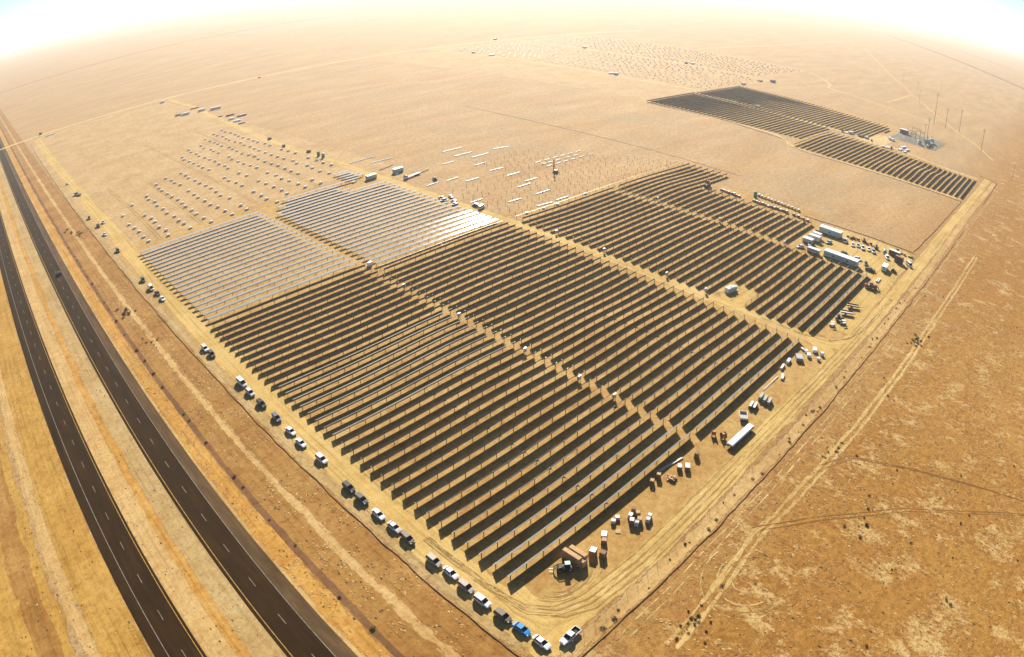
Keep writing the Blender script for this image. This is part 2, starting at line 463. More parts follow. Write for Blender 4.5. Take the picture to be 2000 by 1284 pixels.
LIFT = 0.03
def strip(name, pts, width, mat, lift=LIFT, jit=0.5, step=3.0, taper=None, sides=None, keep=True):
    """a draped ribbon of ground along a line of points, with ragged edges"""
    pts = [Vector((p[0], p[1], 0)) for p in pts]
    line = []; acc = 0.0
    for a, b in zip(pts, pts[1:]):
        L = (b - a).length; n = max(1, int(L / step))
        for k in range(n): line.append((a + (b - a) * (k / n), acc + L * k / n))
        acc += L
    line.append((pts[-1], acc))
    mb = MB(); mb.uv = []; mb.edge = []
    across = max(2, 2 * int(width / 8.0))
    def wob(u, k): return 0.9 * noise.noise(Vector((u * 0.07, sd_ + k, 0))) + 0.6 * noise.noise(Vector((u * 0.31, sd_ + k, 4))) + 0.4 * noise.noise(Vector((u * 0.9, sd_ + k, 8)))
    sd_ = random.random() * 500
    for i, (p, u) in enumerate(line):
        d = (line[min(i + 1, len(line) - 1)][0] - line[max(i - 1, 0)][0]).normalized()
        nrm = Vector((-d.y, d.x, 0))
        k = 1.0
        if taper: k = min(1.0, u / taper + 0.15, (acc - u) / taper + 0.15)
        e0 = -width / 2 * k + jit * wob(u, 0)
        e1 = width / 2 * k + jit * wob(u, 50)
        for q_ in range(across + 1):
            s_ = e0 + (e1 - e0) * q_ / across
            P = p + nrm * s_
            mb.v.append((P.x, P.y, land(P.x, P.y) + lift)); mb.uv.append((u + sd_, s_)); mb.edge.append(min(s_ - e0, e1 - s_) if 0 < i < len(line) - 1 else 0.0)
    for i in range(len(line) - 1):
        for q_ in range(across):
            a = i * (across + 1) + q_; b = a + across + 1
            mb.face((a, b, b + 1, a + 1), mat)
    return struct(name, mb)
def patch(name, x0, x1, y0, y1, mat, lift=0.015, jit=2.0, step=6.0):
    mb = MB(); mb.uv = []; mb.edge = []
    nx_, ny_ = max(1, round((x1 - x0) / step)), max(1, round((y1 - y0) / step))
    for j in range(ny_ + 1):
        for i in range(nx_ + 1):
            x = x0 + (x1 - x0) * i / nx_; y = y0 + (y1 - y0) * j / ny_
            if i in (0, nx_): x += jit * noise.noise(Vector((y * 0.12, x, 3)))
            if j in (0, ny_): y += jit * noise.noise(Vector((x * 0.12, y, 7)))
            mb.v.append((x, y, land(x, y) + lift)); mb.uv.append((x, y)); mb.edge.append(0.0 if i in (0, nx_) or j in (0, ny_) else step)
    for j in range(ny_):
        for i in range(nx_):
            a = j * (nx_ + 1) + i
            mb.face((a, a + 1, a + nx_ + 2, a + nx_ + 1), mat)
    return struct(name, mb)

# building-site soil
patch('graded_ground', 61.5, 240, 55, 372, 'soil', 0.016, 5)
patch('graded_ground', 61.5, 258, 345, 900, 'soil_far', 0.010, 4)
patch('graded_ground', 240, 366, 61, 246, 'soil', 0.012)
patch('graded_ground', 366, 405, 200, 246, 'soil', 0.014)
patch('graded_ground', 529, 630, 62, 222, 'soil', 0.012)
patch('graded_ground', 566, 664, 222, 392, 'soil', 0.012)
patch('graded_ground', 664, 771, 176, 392, 'soil', 0.012)
patch('graded_ground', 575, 705, 392, 870, 'soil_far', 0.012, 4)
patch('graded_ground', 705, 895, 392, 905, 'soil_far', 0.012, 4)
patch('graded_ground', 895, 1085, 418, 890, 'soil_far', 0.012, 4)
patch('gravel_yard', 690, 752, 118, 168, 'gravel', 0.02, 1)

# dirt roads
strip('dirt_road', [(67.0, 52), (67.4, 80), (68.4, 140), (69.2, 240), (71, 360), (72.5, 520), (73.5, 700), (77, 885)], 9.5, 'dirt', 0.035, 0.8)
strip('dirt_road', [(62, 57.5), (110, 57.0), (170, 58.5), (240, 57.6), (320, 57.0), (440, 56.6), (640, 53)], 6.6, 'dirt', 0.04, 0.7)
strip('dirt_road', [(72.0, 74), (71.5, 68), (73, 62.5), (78, 59.5), (88, 58)], 7, 'dirt', 0.045, 0.8, 1.5)
strip('dirt_road', [(235.2, 70), (235.2, 330), (236.5, 520), (252, 700), (262, 790), (265, 905)], 6.8, 'dirt', 0.04, 0.7)
strip('dirt_road', [(235.2, 72), (236, 65), (241, 60), (250, 58)], 7, 'dirt', 0.05, 0.8, 1.5)
strip('dirt_road', [(235.2, 74), (233, 66), (226, 60), (216, 58)], 6, 'dirt', 0.045, 0.8, 1.5)
strip('dirt_road', [(24, 911), (80, 914), (240, 914), (420, 912), (700, 914), (900, 908), (1300, 905)], 11, 'dirt_pale', 0.06, 1.5, 10)
strip('dirt_road', [(689, 394), (682, 490), (700, 700), (705, 912)], 7, 'dirt_pale', 0.06, 1.0, 8)
strip('dirt_road', [(878, 418), (882, 640), (897, 906)], 7, 'dirt_pale', 0.06, 1.0, 8)
strip('dirt_road', [(660, 392), (655, 341), (649, 296), (650, 266), (651, 232), (645, 160), (626, 100), (624, 60)], 5, 'dirt_pale', 0.05, 1.0, 6)
strip('dirt_road', [(571, 395), (566, 280), (560, 240), (545, 222), (531, 212), (527, 196), (527, 120), (529, 62)], 4, 'dirt_pale', 0.05, 1.2, 5)
strip('dirt_road', [(1900, 560), (1342, 340), (1119, 243), (963, 173), (872, 129), (820, 95), (745, 60)], 3.6, 'dirt', 0.06, 1.0, 10)
strip('dirt_road', [(1072, 412), (1040, 380), (980, 340), (940, 330), (900, 240), (880, 160)], 4, 'dirt_pale', 0.06, 1.0, 8)
strip('dirt_road', [(940, 240), (1119, 243)], 3.5, 'dirt_pale', 0.06, 1.0, 8)
strip('dirt_road', [(1085, 640), (1400, 640), (2200, 700)], 5, 'dirt_pale', 0.06, 1.5, 20)
patch('packed_yard', 316, 370, 62, 112, 'dirt', 0.03, 2.0)
patch('packed_yard', 250, 318, 61, 73, 'dirt', 0.028, 1.2)
patch('packed_yard', 238.5, 258, 106, 122, 'dirt', 0.028, 1.0)
patch('packed_yard', 632, 690, 160, 190, 'dirt_pale', 0.03, 2.0)
patch('packed_yard', 363, 383, 124, 195, 'soil', 0.02, 3.0)
# pale strip outside the perimeter track, vehicle tracks in the fields
strip('verge_strip', [(64, 51.6), (240, 51.4), (480, 50.6), (632, 46)], 4.4, 'verge_tan', 0.03, 0.5)
strip('vehicle_track', [(84, 37), (99, 37.9), (127, 40.0), (153, 38.4), (191, 36.6), (237, 35), (301, 34.2), (407, 31.6)], 1.5, 'track', 0.03, 0.5, 1.2)
strip('vehicle_track', [(84, 34.6), (99, 35.6), (127, 37.7), (153, 36.2), (191, 34.4), (237, 33), (301, 32), (407, 29.4)], 1.3, 'track', 0.03, 0.5, 1.2)
for off in (0, 1.9):
    strip('vehicle_track', [(129, 39.5 + off), (144, 27.2 + off), (164, 6.8 + off), (182, -21.4 + off), (205, -60)], 0.45, 'rut', 0.04, 0.25, 1.5)
    strip('vehicle_track', [(165, 36 + off), (176, 30 + off), (184, 10 + off), (190, -10 + off), (197, -40)], 0.5, 'rut', 0.04, 0.25, 1.5)
    strip('vehicle_track', [(300, 46 + off), (380, 45.4 + off), (470, 44 + off), (600, 40)], 0.5, 'dirt_pale', 0.03, 0.4, 3)
    strip('vehicle_track', [(78, 44.6 + off), (120, 45 + off), (180, 44 + off), (260, 43.6 + off)], 0.4, 'dirt_pale', 0.03, 0.3, 2)
for k_ in range(7):
    o_ = k_ * 0.85 + random.uniform(-.3, .3)
    strip('vehicle_track', [(69.5 - o_ * .35, 100), (69.6 - o_ * .3, 78 - o_ * .2), (71 - o_ * .3, 68 - o_ * .5), (75, 62.6 - o_ * .8), (82, 60.4 - o_), (100, 59.4 - o_), (150, 60.6 - o_), (215, 60.2 - o_), (262, 59.5 - o_)], 0.5, 'rut_soft' if k_ % 2 == 0 else 'dirt_pale', 0.056, 0.4, 1.2)
    strip('vehicle_track', [(236.4 - o_ * .4, 96), (236.6 - o_ * .4, 76), (238 + o_ * .2, 67 - o_ * .4), (244 + o_, 61.5 - o_ * .5), (256 + o_, 58.4 - o_ * .4), (300, 57.8 - o_ * .4)], 0.45, 'rut_soft' if k_ % 2 else 'dirt_pale', 0.058, 0.4, 1.2)
for k_ in range(7):
    cx_, cy_, r0_ = 83 + k_ * 0.4, 66.5 + k_ * .2, 4.5 + k_ * 1.1
    strip('vehicle_track', [(cx_ + r0_ * math.cos(R(a_)), cy_ + r0_ * .62 * math.sin(R(a_))) for a_ in range(185, 345, 12)], 0.35, 'rut_soft' if k_ % 3 == 0 else 'dirt_pale', 0.05, 0.15, 1.0)
for k_ in range(5):
    a0_ = random.uniform(0, 40)
    strip('vehicle_track', [(113 + (5 + k_ * 2.2) * math.cos(R(a_ + a0_)), 33 + (4 + k_ * 1.8) * math.sin(R(a_ + a0_))) for a_ in range(20, 230, 14)], 0.35, 'rut_soft' if k_ % 2 else 'dirt_pale', 0.036, 0.2, 1.2)
# trodden lines across the open land, old field boundaries far off
for p, wd in (([(-400, 2010), (90, 2004), (277, 2006), (573, 2046), (1500, 2080)], 19), ([(2130, 110), (2261, 190), (2499, 334), (3400, 900)], 26), ([(2130, 110), (2000, 20), (1700, -160)], 18),
              ([(-300, 3300), (600, 3350), (1800, 3500)], 22), ([(3300, 250), (3900, 700), (5200, 1700)], 24)):
    strip('field_boundary', p, wd, 'ditch', 0.08, 2.5, 30)

for px_, py_, lx, ly in ((430, 48, 700, 420), (620, 40, 600, 500)):
    x_, y_ = spot(px_, py_)
    patch('scrub_ground', x_ - lx / 2, x_ + lx / 2, y_ - ly / 2, y_ + ly / 2, 'scrub', 0.05, 60, 25)
for xa, ya, xb, yb in ((90, 366, 92, 520), (156, 372, 158, 640), (117, 370, 121, 500), (198, 372, 210, 640)):
    for o_ in (0, 1.8):
        strip('vehicle_track', [(xa + o_, ya), ((xa + xb) / 2 + o_ + 1.5, (ya + yb) / 2), (xb + o_, yb)], 0.7, 'rut_soft', 0.03, 0.4, 2)
# highway, verges and markings (all run along +Y)
Y0, Y1 = -60.0, 4200.0
def lane(name, x0, x1, mat, lift, jit=0.0, step=12.0):
    strip(name, [((x0 + x1) / 2, Y0), ((x0 + x1) / 2, 900), ((x0 + x1) / 2, Y1)], x1 - x0, mat, lift, jit, step)
lane('verge_strip', -75, -23, 'verge_yellow', 0.010, 2.0, 4)
lane('verge_strip', -22, -17, 'verge_tan', 0.016, 1.2, 4)
lane('verge_strip', -35, -27, 'verge_brown', 0.016, 1.6, 4)
lane('verge_strip', -18, -5, 'verge_yellow', 0.020, 1.0, 4)
lane('verge_strip', 5.6, 13.2, 'verge_tan', 0.014, 0.5, 4)
lane('verge_strip', 14, 22.4, 'verge_grey', 0.014, 0.5, 4)
lane('verge_strip', 12.2, 15.4, 'verge_orange', 0.024, 0.8, 3)
lane('verge_strip', 33.5, 36, 'verge_tan', 0.014, 0.4, 4)
lane('verge_strip', 34.8, 40.2, 'verge_orange', 0.020, 0.9, 3)
lane('verge_strip', 39, 60, 'verge_brown', 0.012, 1.0, 4)
lane('ditch', 40.3, 42.2, 'ditch', 0.030, 0.4, 1.5)
lane('verge_strip', 48.5, 51.3, 'verge_tan', 0.030, 0.7, 1.5)
strip('verge_strip', [(61.6, 60), (62, 330), (62.5, 640)], 3.4, 'verge_grey', 0.022, 0.8, 3)
lane('road', -5.2, 6.0, 'asphalt', 0.034, 0.05)
lane('road', 21.6, 30.6, 'asphalt', 0.034, 0.05)
lane('road_shoulder', 30.4, 34.1, 'shoulder', 0.040, 0.12)
for x, m_ in ((-2.05, 'white_line'), (30.3, 'white_line'), (5.15, 'yellow_line'), (22.6, 'yellow_line')):
    lane('lane_marking', x - 0.1, x + 0.1, m_, 0.048)
for x in (1.55, 26.5):
    mb = MB()
    y = -50.0 + (4.3 if x > 10 else 9.0)
    while y < 1500:
        o = len(mb.v)
        mb.v += [(x - 0.09, y, 0.048), (x + 0.09, y, 0.048), (x + 0.09, y + 3.66, 0.048), (x - 0.09, y + 3.66, 0.048)]
        mb.face((o, o + 1, o + 2, o + 3), 'white_line'); y += 14.55
    struct('lane_marking', mb)

# ------------------------------------------------------------------ solar tracker rows
TUBE_H, PW = 1.62, 2.0
def tracker(x0, x1, y, tilt, label, group, full=True, panel=True, motor=True, seg=6.0, gaps=(), low=0.0):
    t = thing('solar_tracker', label, 'solar row', ((x0), y, land(x0, y)), 0, group)
    z0 = land(x0, y)
    n = max(2, round((x1 - x0) / seg))
    st = [(x1 - x0) * i / n for i in range(n + 1)]
    zz = [land(x0 + s, y) - z0 + TUBE_H - low for s in st]
    ct, sn = math.cos(R(tilt)), math.sin(R(tilt))
    def cs(s, z):                     # cross-section: lower edge on the far (+Y) side when tilted to the sun
        h = PW / 2; th = 0.04
        a = (h * ct, -h * sn + 0.07); b = (-h * ct, h * sn + 0.07)
        return [(s, a[0], z + a[1]), (s, b[0], z + b[1]), (s, b[0] + th * sn, z + b[1] + th * ct), (s, a[0] + th * sn, z + a[1] + th * ct)]
    far = MB() if not full else None
    if panel:
        mb = far or MB()
        rs = [cs(s + (0.02 if i == 0 else 0), z) for i, (s, z) in enumerate(zip(st, zz))]
        o = len(mb.v)
        for r_ in rs: mb.v += r_
        for k in range(len(rs) - 1):
            for i, mm in enumerate(('backsheet', 'alu', 'glass_panel', 'alu')):
                j = (i + 1) % 4
                mb.face((o + k * 4 + i, o + (k + 1) * 4 + i, o + (k + 1) * 4 + j, o + k * 4 + j), mm)
        mb.face((o, o + 1, o + 2, o + 3), 'alu'); e = o + (len(rs) - 1) * 4; mb.face((e + 3, e + 2, e + 1, e), 'alu')
        if full: obj('solar_panel', mb, t)
    mb = far or MB()
    mb.tube([(s + (0.5 if i == len(st) - 1 else (-0.25 if i == 0 else 0)), 0, z) for i, (s, z) in enumerate(zip(st, zz))], 0.075, 'galv', 6 if full else 4)
    if full: obj('torque_tube', mb, t)
    pitch = n
    for i, (s, z) in enumerate(zip(st, zz)):
        s2 = min(max(s, 0.5), x1 - x0 - 0.3)
        if full:
            p = obj('post', POST, t); p.location = (s2, 0, z - TUBE_H - 0.02)
        elif i % 2 == 0:
            far.box(s2 - 0.08, s2 + 0.08, -0.06, 0.06, z - TUBE_H - 0.1, z - 0.06, 'rusty')
    if full and motor:
        p = obj('drive_motor', MOTOR, t); k = n // 2; p.location = (st[k] + 0.3, 0, zz[k])
    if not full: obj('panel_table', far, t)
    return t
_p = MB(); _p.box(-0.03, 0.03, -0.09, 0.09, -0.3, 1.6, 'rusty'); _p.box(-0.075, 0.075, -0.092, -0.07, -0.3, 1.6, 'rusty'); _p.box(-0.075, 0.075, 0.07, 0.092, -0.3, 1.6, 'rusty')
_p.box(-0.1, 0.1, -0.1, 0.1, 1.5, 1.7, 'galv')
POST = _p.mesh('post')
_p = MB(); _p.bevbox(-0.22, 0.22, -0.35, 0.25, -0.42, -0.08, 'dark', 0.04); _p.tube([(0, -0.3, -0.25), (0, -1.9, -0.5)], 0.05, 'galv'); _p.bevbox(-0.12, 0.12, -0.75, -0.45, -0.3, -0.05, 'white', 0.03)
MOTOR = _p.mesh('drive_motor')

PITCHY = 4.963
def rowy(n): return 75.8 + PITCHY * n
def jt(): return random.gauss(0, 0.9)
for n in range(35):
    tl = (46.0 + n * .6 if n < 8 else 52.0) + jt()
    if 15 <= n <= 22: tl = math.degrees(math.atan2(126, rowy(n))) - 7.5 + jt()
    tracker(73.95, 150.0, rowy(n), tl, 'tilted tracker row in the block beside the parked cars, %s from the corner' % nth(n + 1), 'tilted rows beside the parked cars')
for n in range(33):
    tracker(153.1, 229.9, rowy(n), (46.0 + n * .6 if n < 8 else 52) + jt(), 'tilted tracker row between narrow aisle and central dirt road, %s from the near end' % nth(n + 1), 'tilted rows of the middle block')
for n in range(33):
    x0 = 258.0 if n in (7, 8, 9) else 239.6
    lab = 'tilted tracker row beyond the central dirt road, %s from the office trailers end' % nth(n + 1)
    if n in (7, 8, 9): lab = 'shortened tracker row ending at the white inverter clearing, %s of three' % nth(n - 6)
    tracker(x0, 316.6, rowy(n), (45.5 + n * .7 if n < 8 else 52) + jt(), lab, 'tilted rows beyond the central dirt road')
for n in range(10, 33):
    x1 = 402.5 if n >= 26 else 361.0
    lab = ('long tracker row reaching past the red machine, %s of seven' % nth(n - 25)) if n >= 26 else ('short tracker row behind the stacked pallets, %s row from the trailers' % nth(n - 9))
    tracker(321.5, x1, rowy(n), 52 + jt(), lab, 'tilted rows at the back of the near site', motor=False)
tracker(154, 229.5, rowy(33) - 0.5, 0, 'bare torque tube on posts between the dark rows and the pale flat rows', 'bare tracker rows without panels', panel=False)
tracker(240, 402, rowy(33), 0, 'bare torque tube on posts at the edge of the empty post field', 'bare tracker rows without panels', panel=False)
for i in range(21):
    tracker(74.2, 149.0, 250.5 + 5.22 * i, 1.0 + jt() * 0.6, 'pale flat tracker row beside the perimeter track, %s row behind the dark rows' % nth(i + 1), 'flat rows beside the perimeter track', motor=False)
for i in range(29):
    x0, x1 = 154.6, 230.0
    if i >= 21: x0, x1 = {21: (161, 207), 22: (160, 205), 23: (169, 204), 24: (168, 222)}.get(i, (216.5, 229.5))
    lab = 'silver flat tracker row along the central dirt road, %s row behind the dark rows' % nth(i + 1)
    if i >= 25: lab = 'very short flat tracker row next to the white bundles, %s of four' % nth(i - 24)
    tracker(x0, x1, 243.2 + 4.95 * i, (-3.9 if i < 5 else 1.5) + jt() * 0.4, lab, 'flat rows along the central dirt road', motor=False)
for i in range(31):
    x1 = 617 + min(8, i * 0.4)
    tracker(533.5 + (2 if i > 24 else 0), x1, 64.5 + 4.9 * i, 52 + jt(), 'distant tracker row, %s from the road end of the far array' % nth(i + 1), 'far array rows, near end', full=False)
for i in range(34):
    tracker(568.5, 646 + (i * 0.45), 222 + 4.95 * i, 52 + jt(), 'distant tracker row in the far array left half, %s from its near end' % nth(i + 1), 'far array rows, left half', full=False)
for i in range(42):
    x0, x1 = 657 + (i > 30) * 4, 742 + i * 0.62
    if i == 0: x0, x1 = 708, 730
    tracker(x0, x1, 180 + 4.95 * i, 52 + jt(), 'distant tracker row in the far array right half, %s from the substation' % nth(i + 1), 'far array rows, right half', full=False)

# bare posts waiting for tubes
_p = MB(); _p.box(-0.012, 0.012, -0.07, 0.07, -0.2, 1.5, 'rusty'); _p.box(-0.055, 0.055, -0.082, -0.065, -0.2, 1.5, 'rusty'); _p.box(-0.055, 0.055, 0.065, 0.082, -0.2, 1.5, 'rusty')
PIER = _p.mesh('steel_post')
cand = []
for r_ in range(19):
    for k in range(27):
        x = 244 + 6.0 * k + random.uniform(-0.9, 0.9) + (r_ % 2) * 2.4; y = rowy(34 + r_) + random.uniform(-0.5, 0.5)
        if x > 404 - r_ * 3.6 or (r_ > 11 and k < 9) or random.random() < 0.22: continue
        cand.append((x * x + y * y, x, y, r_, k))
cand.sort()
seen = {}
for d, x, y, r_, k in cand[:300]:
    seen[r_] = seen.get(r_, 0) + 1
    o = obj('steel_post', PIER)
    o.location = (x, y, land(x, y)); o.rotation_euler = (random.uniform(-.03, .03), random.uniform(-.03, .03), 0)
    tag(o, 'bare brown steel post, %s along line %d behind the finished tracker rows' % (nth(k + 1), r_ + 1), 'post', 'bare steel posts in the open post field')
mb = MB()
for d, x, y, r_, k in cand[300:]:
    z = land(x, y); mb.box(x - .05, x + .05, y - .06, y + .06, z - .2, z + 1.75, 'rusty')
if mb.v: obj('far_steel_posts', mb)['kind'] = 'stuff'

# white wrapped bundles waiting on the graded land
BUN = []
for k in range(3):
    mb = MB(); l, wd, h = (2.2, 1.35, 0.9 + 0.12 * k)
    mb.box(-l / 2, l / 2, -0.6, -0.45, 0, 0.14, 'wood'); mb.box(-l / 2, l / 2, 0.45, 0.6, 0, 0.14, 'wood')
    mb.bevbox(-l / 2 + .05 * k, l / 2, -wd / 2, wd / 2, 0.14, h, 'card' if k == 3 else 'wrap', 0.09)
    mb.bevbox(-l / 2 + .2, l / 2 - .35, -wd / 2 + .15, wd / 2 - .1, h, h + 0.1, 'wrap', 0.05)
    BUN.append(mb.mesh('panel_bundle'))
nb = 0
def bundles(cols, where, grp):
    global nb
    for ci, (x, ya, yb) in enumerate(cols):
        y = ya; k = 0
        while y < yb:
            k += 1
            if random.random() > 0.08:
                X, Y = x + random.uniform(-1.3, 1.3), y + random.uniform(-1.2, 1.2)
                o = obj('panel_bundle', BUN[random.randrange(3)])
                o.location = (X, Y, land(X, Y) + 0.01); o.rotation_euler = (0, 0, random.gauss(0, 0.12))
                tag(o, 'white wrapped bundle %s, %s up file %d' % (where, nth(k), ci + 1), 'bundle', grp); nb += 1
            y += 10.6
bundles([(84, 371, 440), (97, 368, 455), (110, 368, 472), (123, 368, 492), (136, 368, 498), (148, 369, 499)], 'on bare soil beside the perimeter track', 'white bundles beside the perimeter track')
bundles([(165, 365, 560), (178, 374, 565), (191, 376, 575), (204, 376, 590), (217, 390, 612), (228.5, 397, 630)], 'on bare soil by the central dirt road', 'white bundles by the central dirt road')
far = []
for zx0, zx1, ya, yb in ((708, 870, 398, 860), (892, 1070, 424, 860)):
    x = zx0
    while x < zx1:
        y = ya + random.uniform(0, 4)
        while y < yb:
            if random.random() > 0.12: far.append((x + random.uniform(-1.5, 1.5), y + random.uniform(-1.5, 1.5)))
            y += 10.4
        x += 12.0
far.sort(key=lambda p: p[0] ** 2 + p[1] ** 2)
for i, (x, y) in enumerate(far[:300 - nb]):
    o = obj('panel_bundle', BUN[i % 3]); o.location = (x, y, 0.01); o.scale = (0.75, 0.8, 0.85)
    tag(o, 'far pale bundle behind the far array, %s nearest the array' % nth(i + 1), 'bundle', 'pale bundles behind the far array')
mb = MB()
for x, y in far[300 - nb:]:
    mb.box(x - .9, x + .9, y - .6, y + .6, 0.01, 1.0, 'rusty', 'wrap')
obj('far_bundle_field', mb)['kind'] = 'stuff'

# white tubes lying on the post field
def tubes_on_ground(a, b, label, wd=0.5, mat='white'):
    (x0, y0), (x1, y1) = a, b
    L = math.hypot(x1 - x0, y1 - y0); cx, cy = (x0 + x1) / 2, (y0 + y1) / 2
    mb = MB()
    k = max(2, int(wd / 0.22))
    for i in range(k):
        mb.tube([(-L / 2 + random.uniform(0, .3), (i - k / 2 + .5) * 0.24, 0.13), (L / 2 - random.uniform(0, .3), (i - k / 2 + .5) * 0.24, 0.13)], 0.11, mat, 6)
    for i in range(k - 1):
        mb.tube([(-L / 2 + .2, (i - k / 2 + 1) * 0.24, 0.33), (L / 2 - .2, (i - k / 2 + 1) * 0.24, 0.33)], 0.11, mat, 6)
    for s in (-.3, .3): mb.box(s * L - .08, s * L + .08, -wd / 2 - .1, wd / 2 + .1, 0, 0.03, 'wood')
    o = obj('steel_tubes', mb); o.location = (cx, cy, land(cx, cy)); o.rotation_euler = (0, 0, math.atan2(y1 - y0, x1 - x0))
    return tag(o, label, 'tube bundle', 'long white tube bundles lying among the bare posts')
TB = [((258, 317), (268, 317.5)), ((265, 307.5), (276, 307.5)), ((243, 318), (253, 319)), ((280, 347.5), (290, 347.5)), ((292, 330), (302, 330)), ((291, 313.5), (302, 313)),
      ((291, 298), (302, 298)), ((304, 346), (320, 346)), ((298, 357), (314, 357)), ((241, 276), (250, 276)), ((256, 261.5), (266, 261)), ((290, 282), (301, 282)), ((279, 277), (290, 277)),
      ((277, 260.5), (289, 260.5)), ((278, 245.5), (288, 245.2)), ((263, 246), (274, 244.6)), ((250, 388), (268, 388)), ((240, 400), (262, 401)), ((300, 372), (318, 372)), ((330, 352), (342, 349))]
for i, (a, b) in enumerate(TB):
    tubes_on_ground(a, b, 'long white tube bundle among the bare posts, %s from the silver rows' % nth(i + 1), 0.9)
i = 0
for y, xx in ((306, (325, 334, 342, 350, 358, 366)), (300.5, (325, 331, 339, 349, 357)), (295, (324, 333, 340, 348, 357, 367))):
    for k, x in enumerate(xx):
        tubes_on_ground((x, y), (x + 5.2, y + .2), 'short white tube bundle by the pile driver, %s along the line at its %s' % (nth(k + 1), {306: 'far side', 300.5: 'middle', 295: 'near side'}[y]), 0.75)

# ------------------------------------------------------------------ fences, wattles, shrubs
def wattle(label, pts, r=0.13, jit=0.5, step=2.0):
    P = []; s_ = random.random() * 99; u = 0
    for a, b in zip(pts, pts[1:]):
        L = math.hypot(b[0] - a[0], b[1] - a[1]); n = max(1, int(L / step))
        for k in range(n):
            x = a[0] + (b[0] - a[0]) * k / n; y = a[1] + (b[1] - a[1]) * k / n
            u += step
            d = jit * (noise.noise(Vector((u * 0.09, s_, 0))) + 0.5 * noise.noise(Vector((u * 0.3, s_, 5))))
            nx_, ny_ = -(b[1] - a[1]) / L, (b[0] - a[0]) / L
            P.append((x + nx_ * d, y + ny_ * d, land(x, y) + r * 0.75))
    P.append((pts[-1][0], pts[-1][1], land(*pts[-1]) + r * 0.75))
    mb = MB(); mb.tube(P, [r * random.uniform(0.75, 1.2) for _ in P], 'straw', 6)
    return tag(obj('straw_wattle', mb), label, 'erosion wattle', 'brown straw wattles edging the site')
wattle('brown straw wattle winding along the verge between highway and parked cars', [(59.6, 44), (59.4, 140), (59.2, 300), (60, 520), (63, 760), (66, 870)])
wattle('brown straw wattle along the open field beside the perimeter track', [(61, 48.8), (130, 48.9), (240, 48.5), (330, 47.8), (452, 46.5)])
wattle('brown straw wattle on the far end of the perimeter track by the far array', [(540, 44.6), (590, 44), (636, 43.5), (642, 62)], 0.18)
wattle('brown straw wattle running from the trailers to the far array corner', [(374, 64.5), (420, 63), (480, 62), (523, 61)], 0.17, 0.7)
wattle('brown straw wattle behind the row of office trailers', [(371, 134), (372, 110), (373, 93), (372, 64.5)], 0.17)
wattle('brown straw wattle edging the empty post field on the far side', [(421, 488), (418, 437), (416.5, 380), (415, 299), (413.5, 241), (411, 198)], 0.09)
wattle('brown straw wattle along the near edge of the far array', [(565, 300), (548, 222), (531, 214), (524, 190), (525, 120), (524, 61)], 0.18)

def fence(label, pts, spacing, h, name='wire_fence'):
    x0, y0 = pts[0]
    t = thing(name, label, 'fence', (x0, y0, land(x0, y0)))
    z0 = land(x0, y0)
    P = []
    for a, b in zip(pts, pts[1:]):
        L = math.hypot(b[0] - a[0], b[1] - a[1]); n = max(1, round(L / spacing))
        for k in range(n): P.append((a[0] + (b[0] - a[0]) * k / n, a[1] + (b[1] - a[1]) * k / n))
    P.append(pts[-1])
    pm = MB(); pm.tube([(0, 0, -0.3), (0, 0, h)], 0.045, 'galv', 6); pm.disc((0, 0, h), (0, 0, 1), 0.065, 0.05, 'galv', 6); me = pm.mesh('fence_post')
    for x, y in P[:100]:
        o = obj('fence_post', me, t); o.location = (x - x0, y - y0, land(x, y) - z0)
    wm = MB()
    for hh in (0.15, 0.55, 0.95, 1.35, h - 0.05):
        wm.tube([(x - x0, y - y0, land(x, y) - z0 + hh) for x, y in P], 0.012, 'galv', 3)
    obj('wire', wm, t)
    return t
fence('wire fence on thin steel posts along the outer side of the perimeter track', [(66, 52.2), (90, 53.3), (240, 53.2), (420, 52.2)], 4.0, 1.9)
fence('wire fence around the substation yard', [(690, 118), (752, 118), (752, 168), (690, 168), (690, 118)], 4.0, 2.2, 'yard_fence')

SHR = []
for k in range(4):
    mb = MB(); rnd = random.Random(k)
    for i in range(90):
        a = rnd.uniform(0, 6.28); rr = rnd.random() ** 0.6 * 0.55; h = rnd.uniform(0.05, 0.62) * (1.15 - rr)
        c = Vector((rr * math.cos(a) * (1 + .3 * (k % 2)), rr * math.sin(a), h))
        d = Vector((rnd.gauss(0, 1), rnd.gauss(0, 1), rnd.gauss(0, .8))).normalized() * 0.13
        e = d.orthogonal().normalized() * 0.07
        o = len(mb.v); mb.v += [tuple(c - d), tuple(c + e), tuple(c + d), tuple(c - e)]
        mb.face((o, o + 1, o + 2, o + 3), 'shrub' if rnd.random() < .7 else 'shrub_g')
    for i in range(5):
        a = i * 1.3; mb.tube([(0, 0, -0.05), (.25 * math.cos(a), .25 * math.sin(a), .3)], 0.015, 'shrub', 3)
    SHR.append(mb.mesh('dry_shrub'))
def shrub(x, y, s, label, grp):
    o = obj('dry_shrub', random.choice(SHR)); o.location = (x, y, land(x, y)); o.scale = (s * random.uniform(.8, 1.3), s * random.uniform(.8, 1.3), s * random.uniform(.7, 1.1)); o.rotation_euler = (0, 0, random.uniform(0, 6.28))
    tag(o, label, 'shrub', grp)
x = 78.0; k = 0
while x < 330:
    k += 1
    shrub(x, 51.3 + random.uniform(-1.2, 1.4), random.uniform(0.45, 1.15), 'dark dry shrub on the pale strip outside the perimeter track, %s from the corner' % nth(k), 'shrubs along the perimeter track')
    x += random.choice((1.2, 2.0, 3.5, 5, 8, 11)) * random.uniform(.8, 1.5)
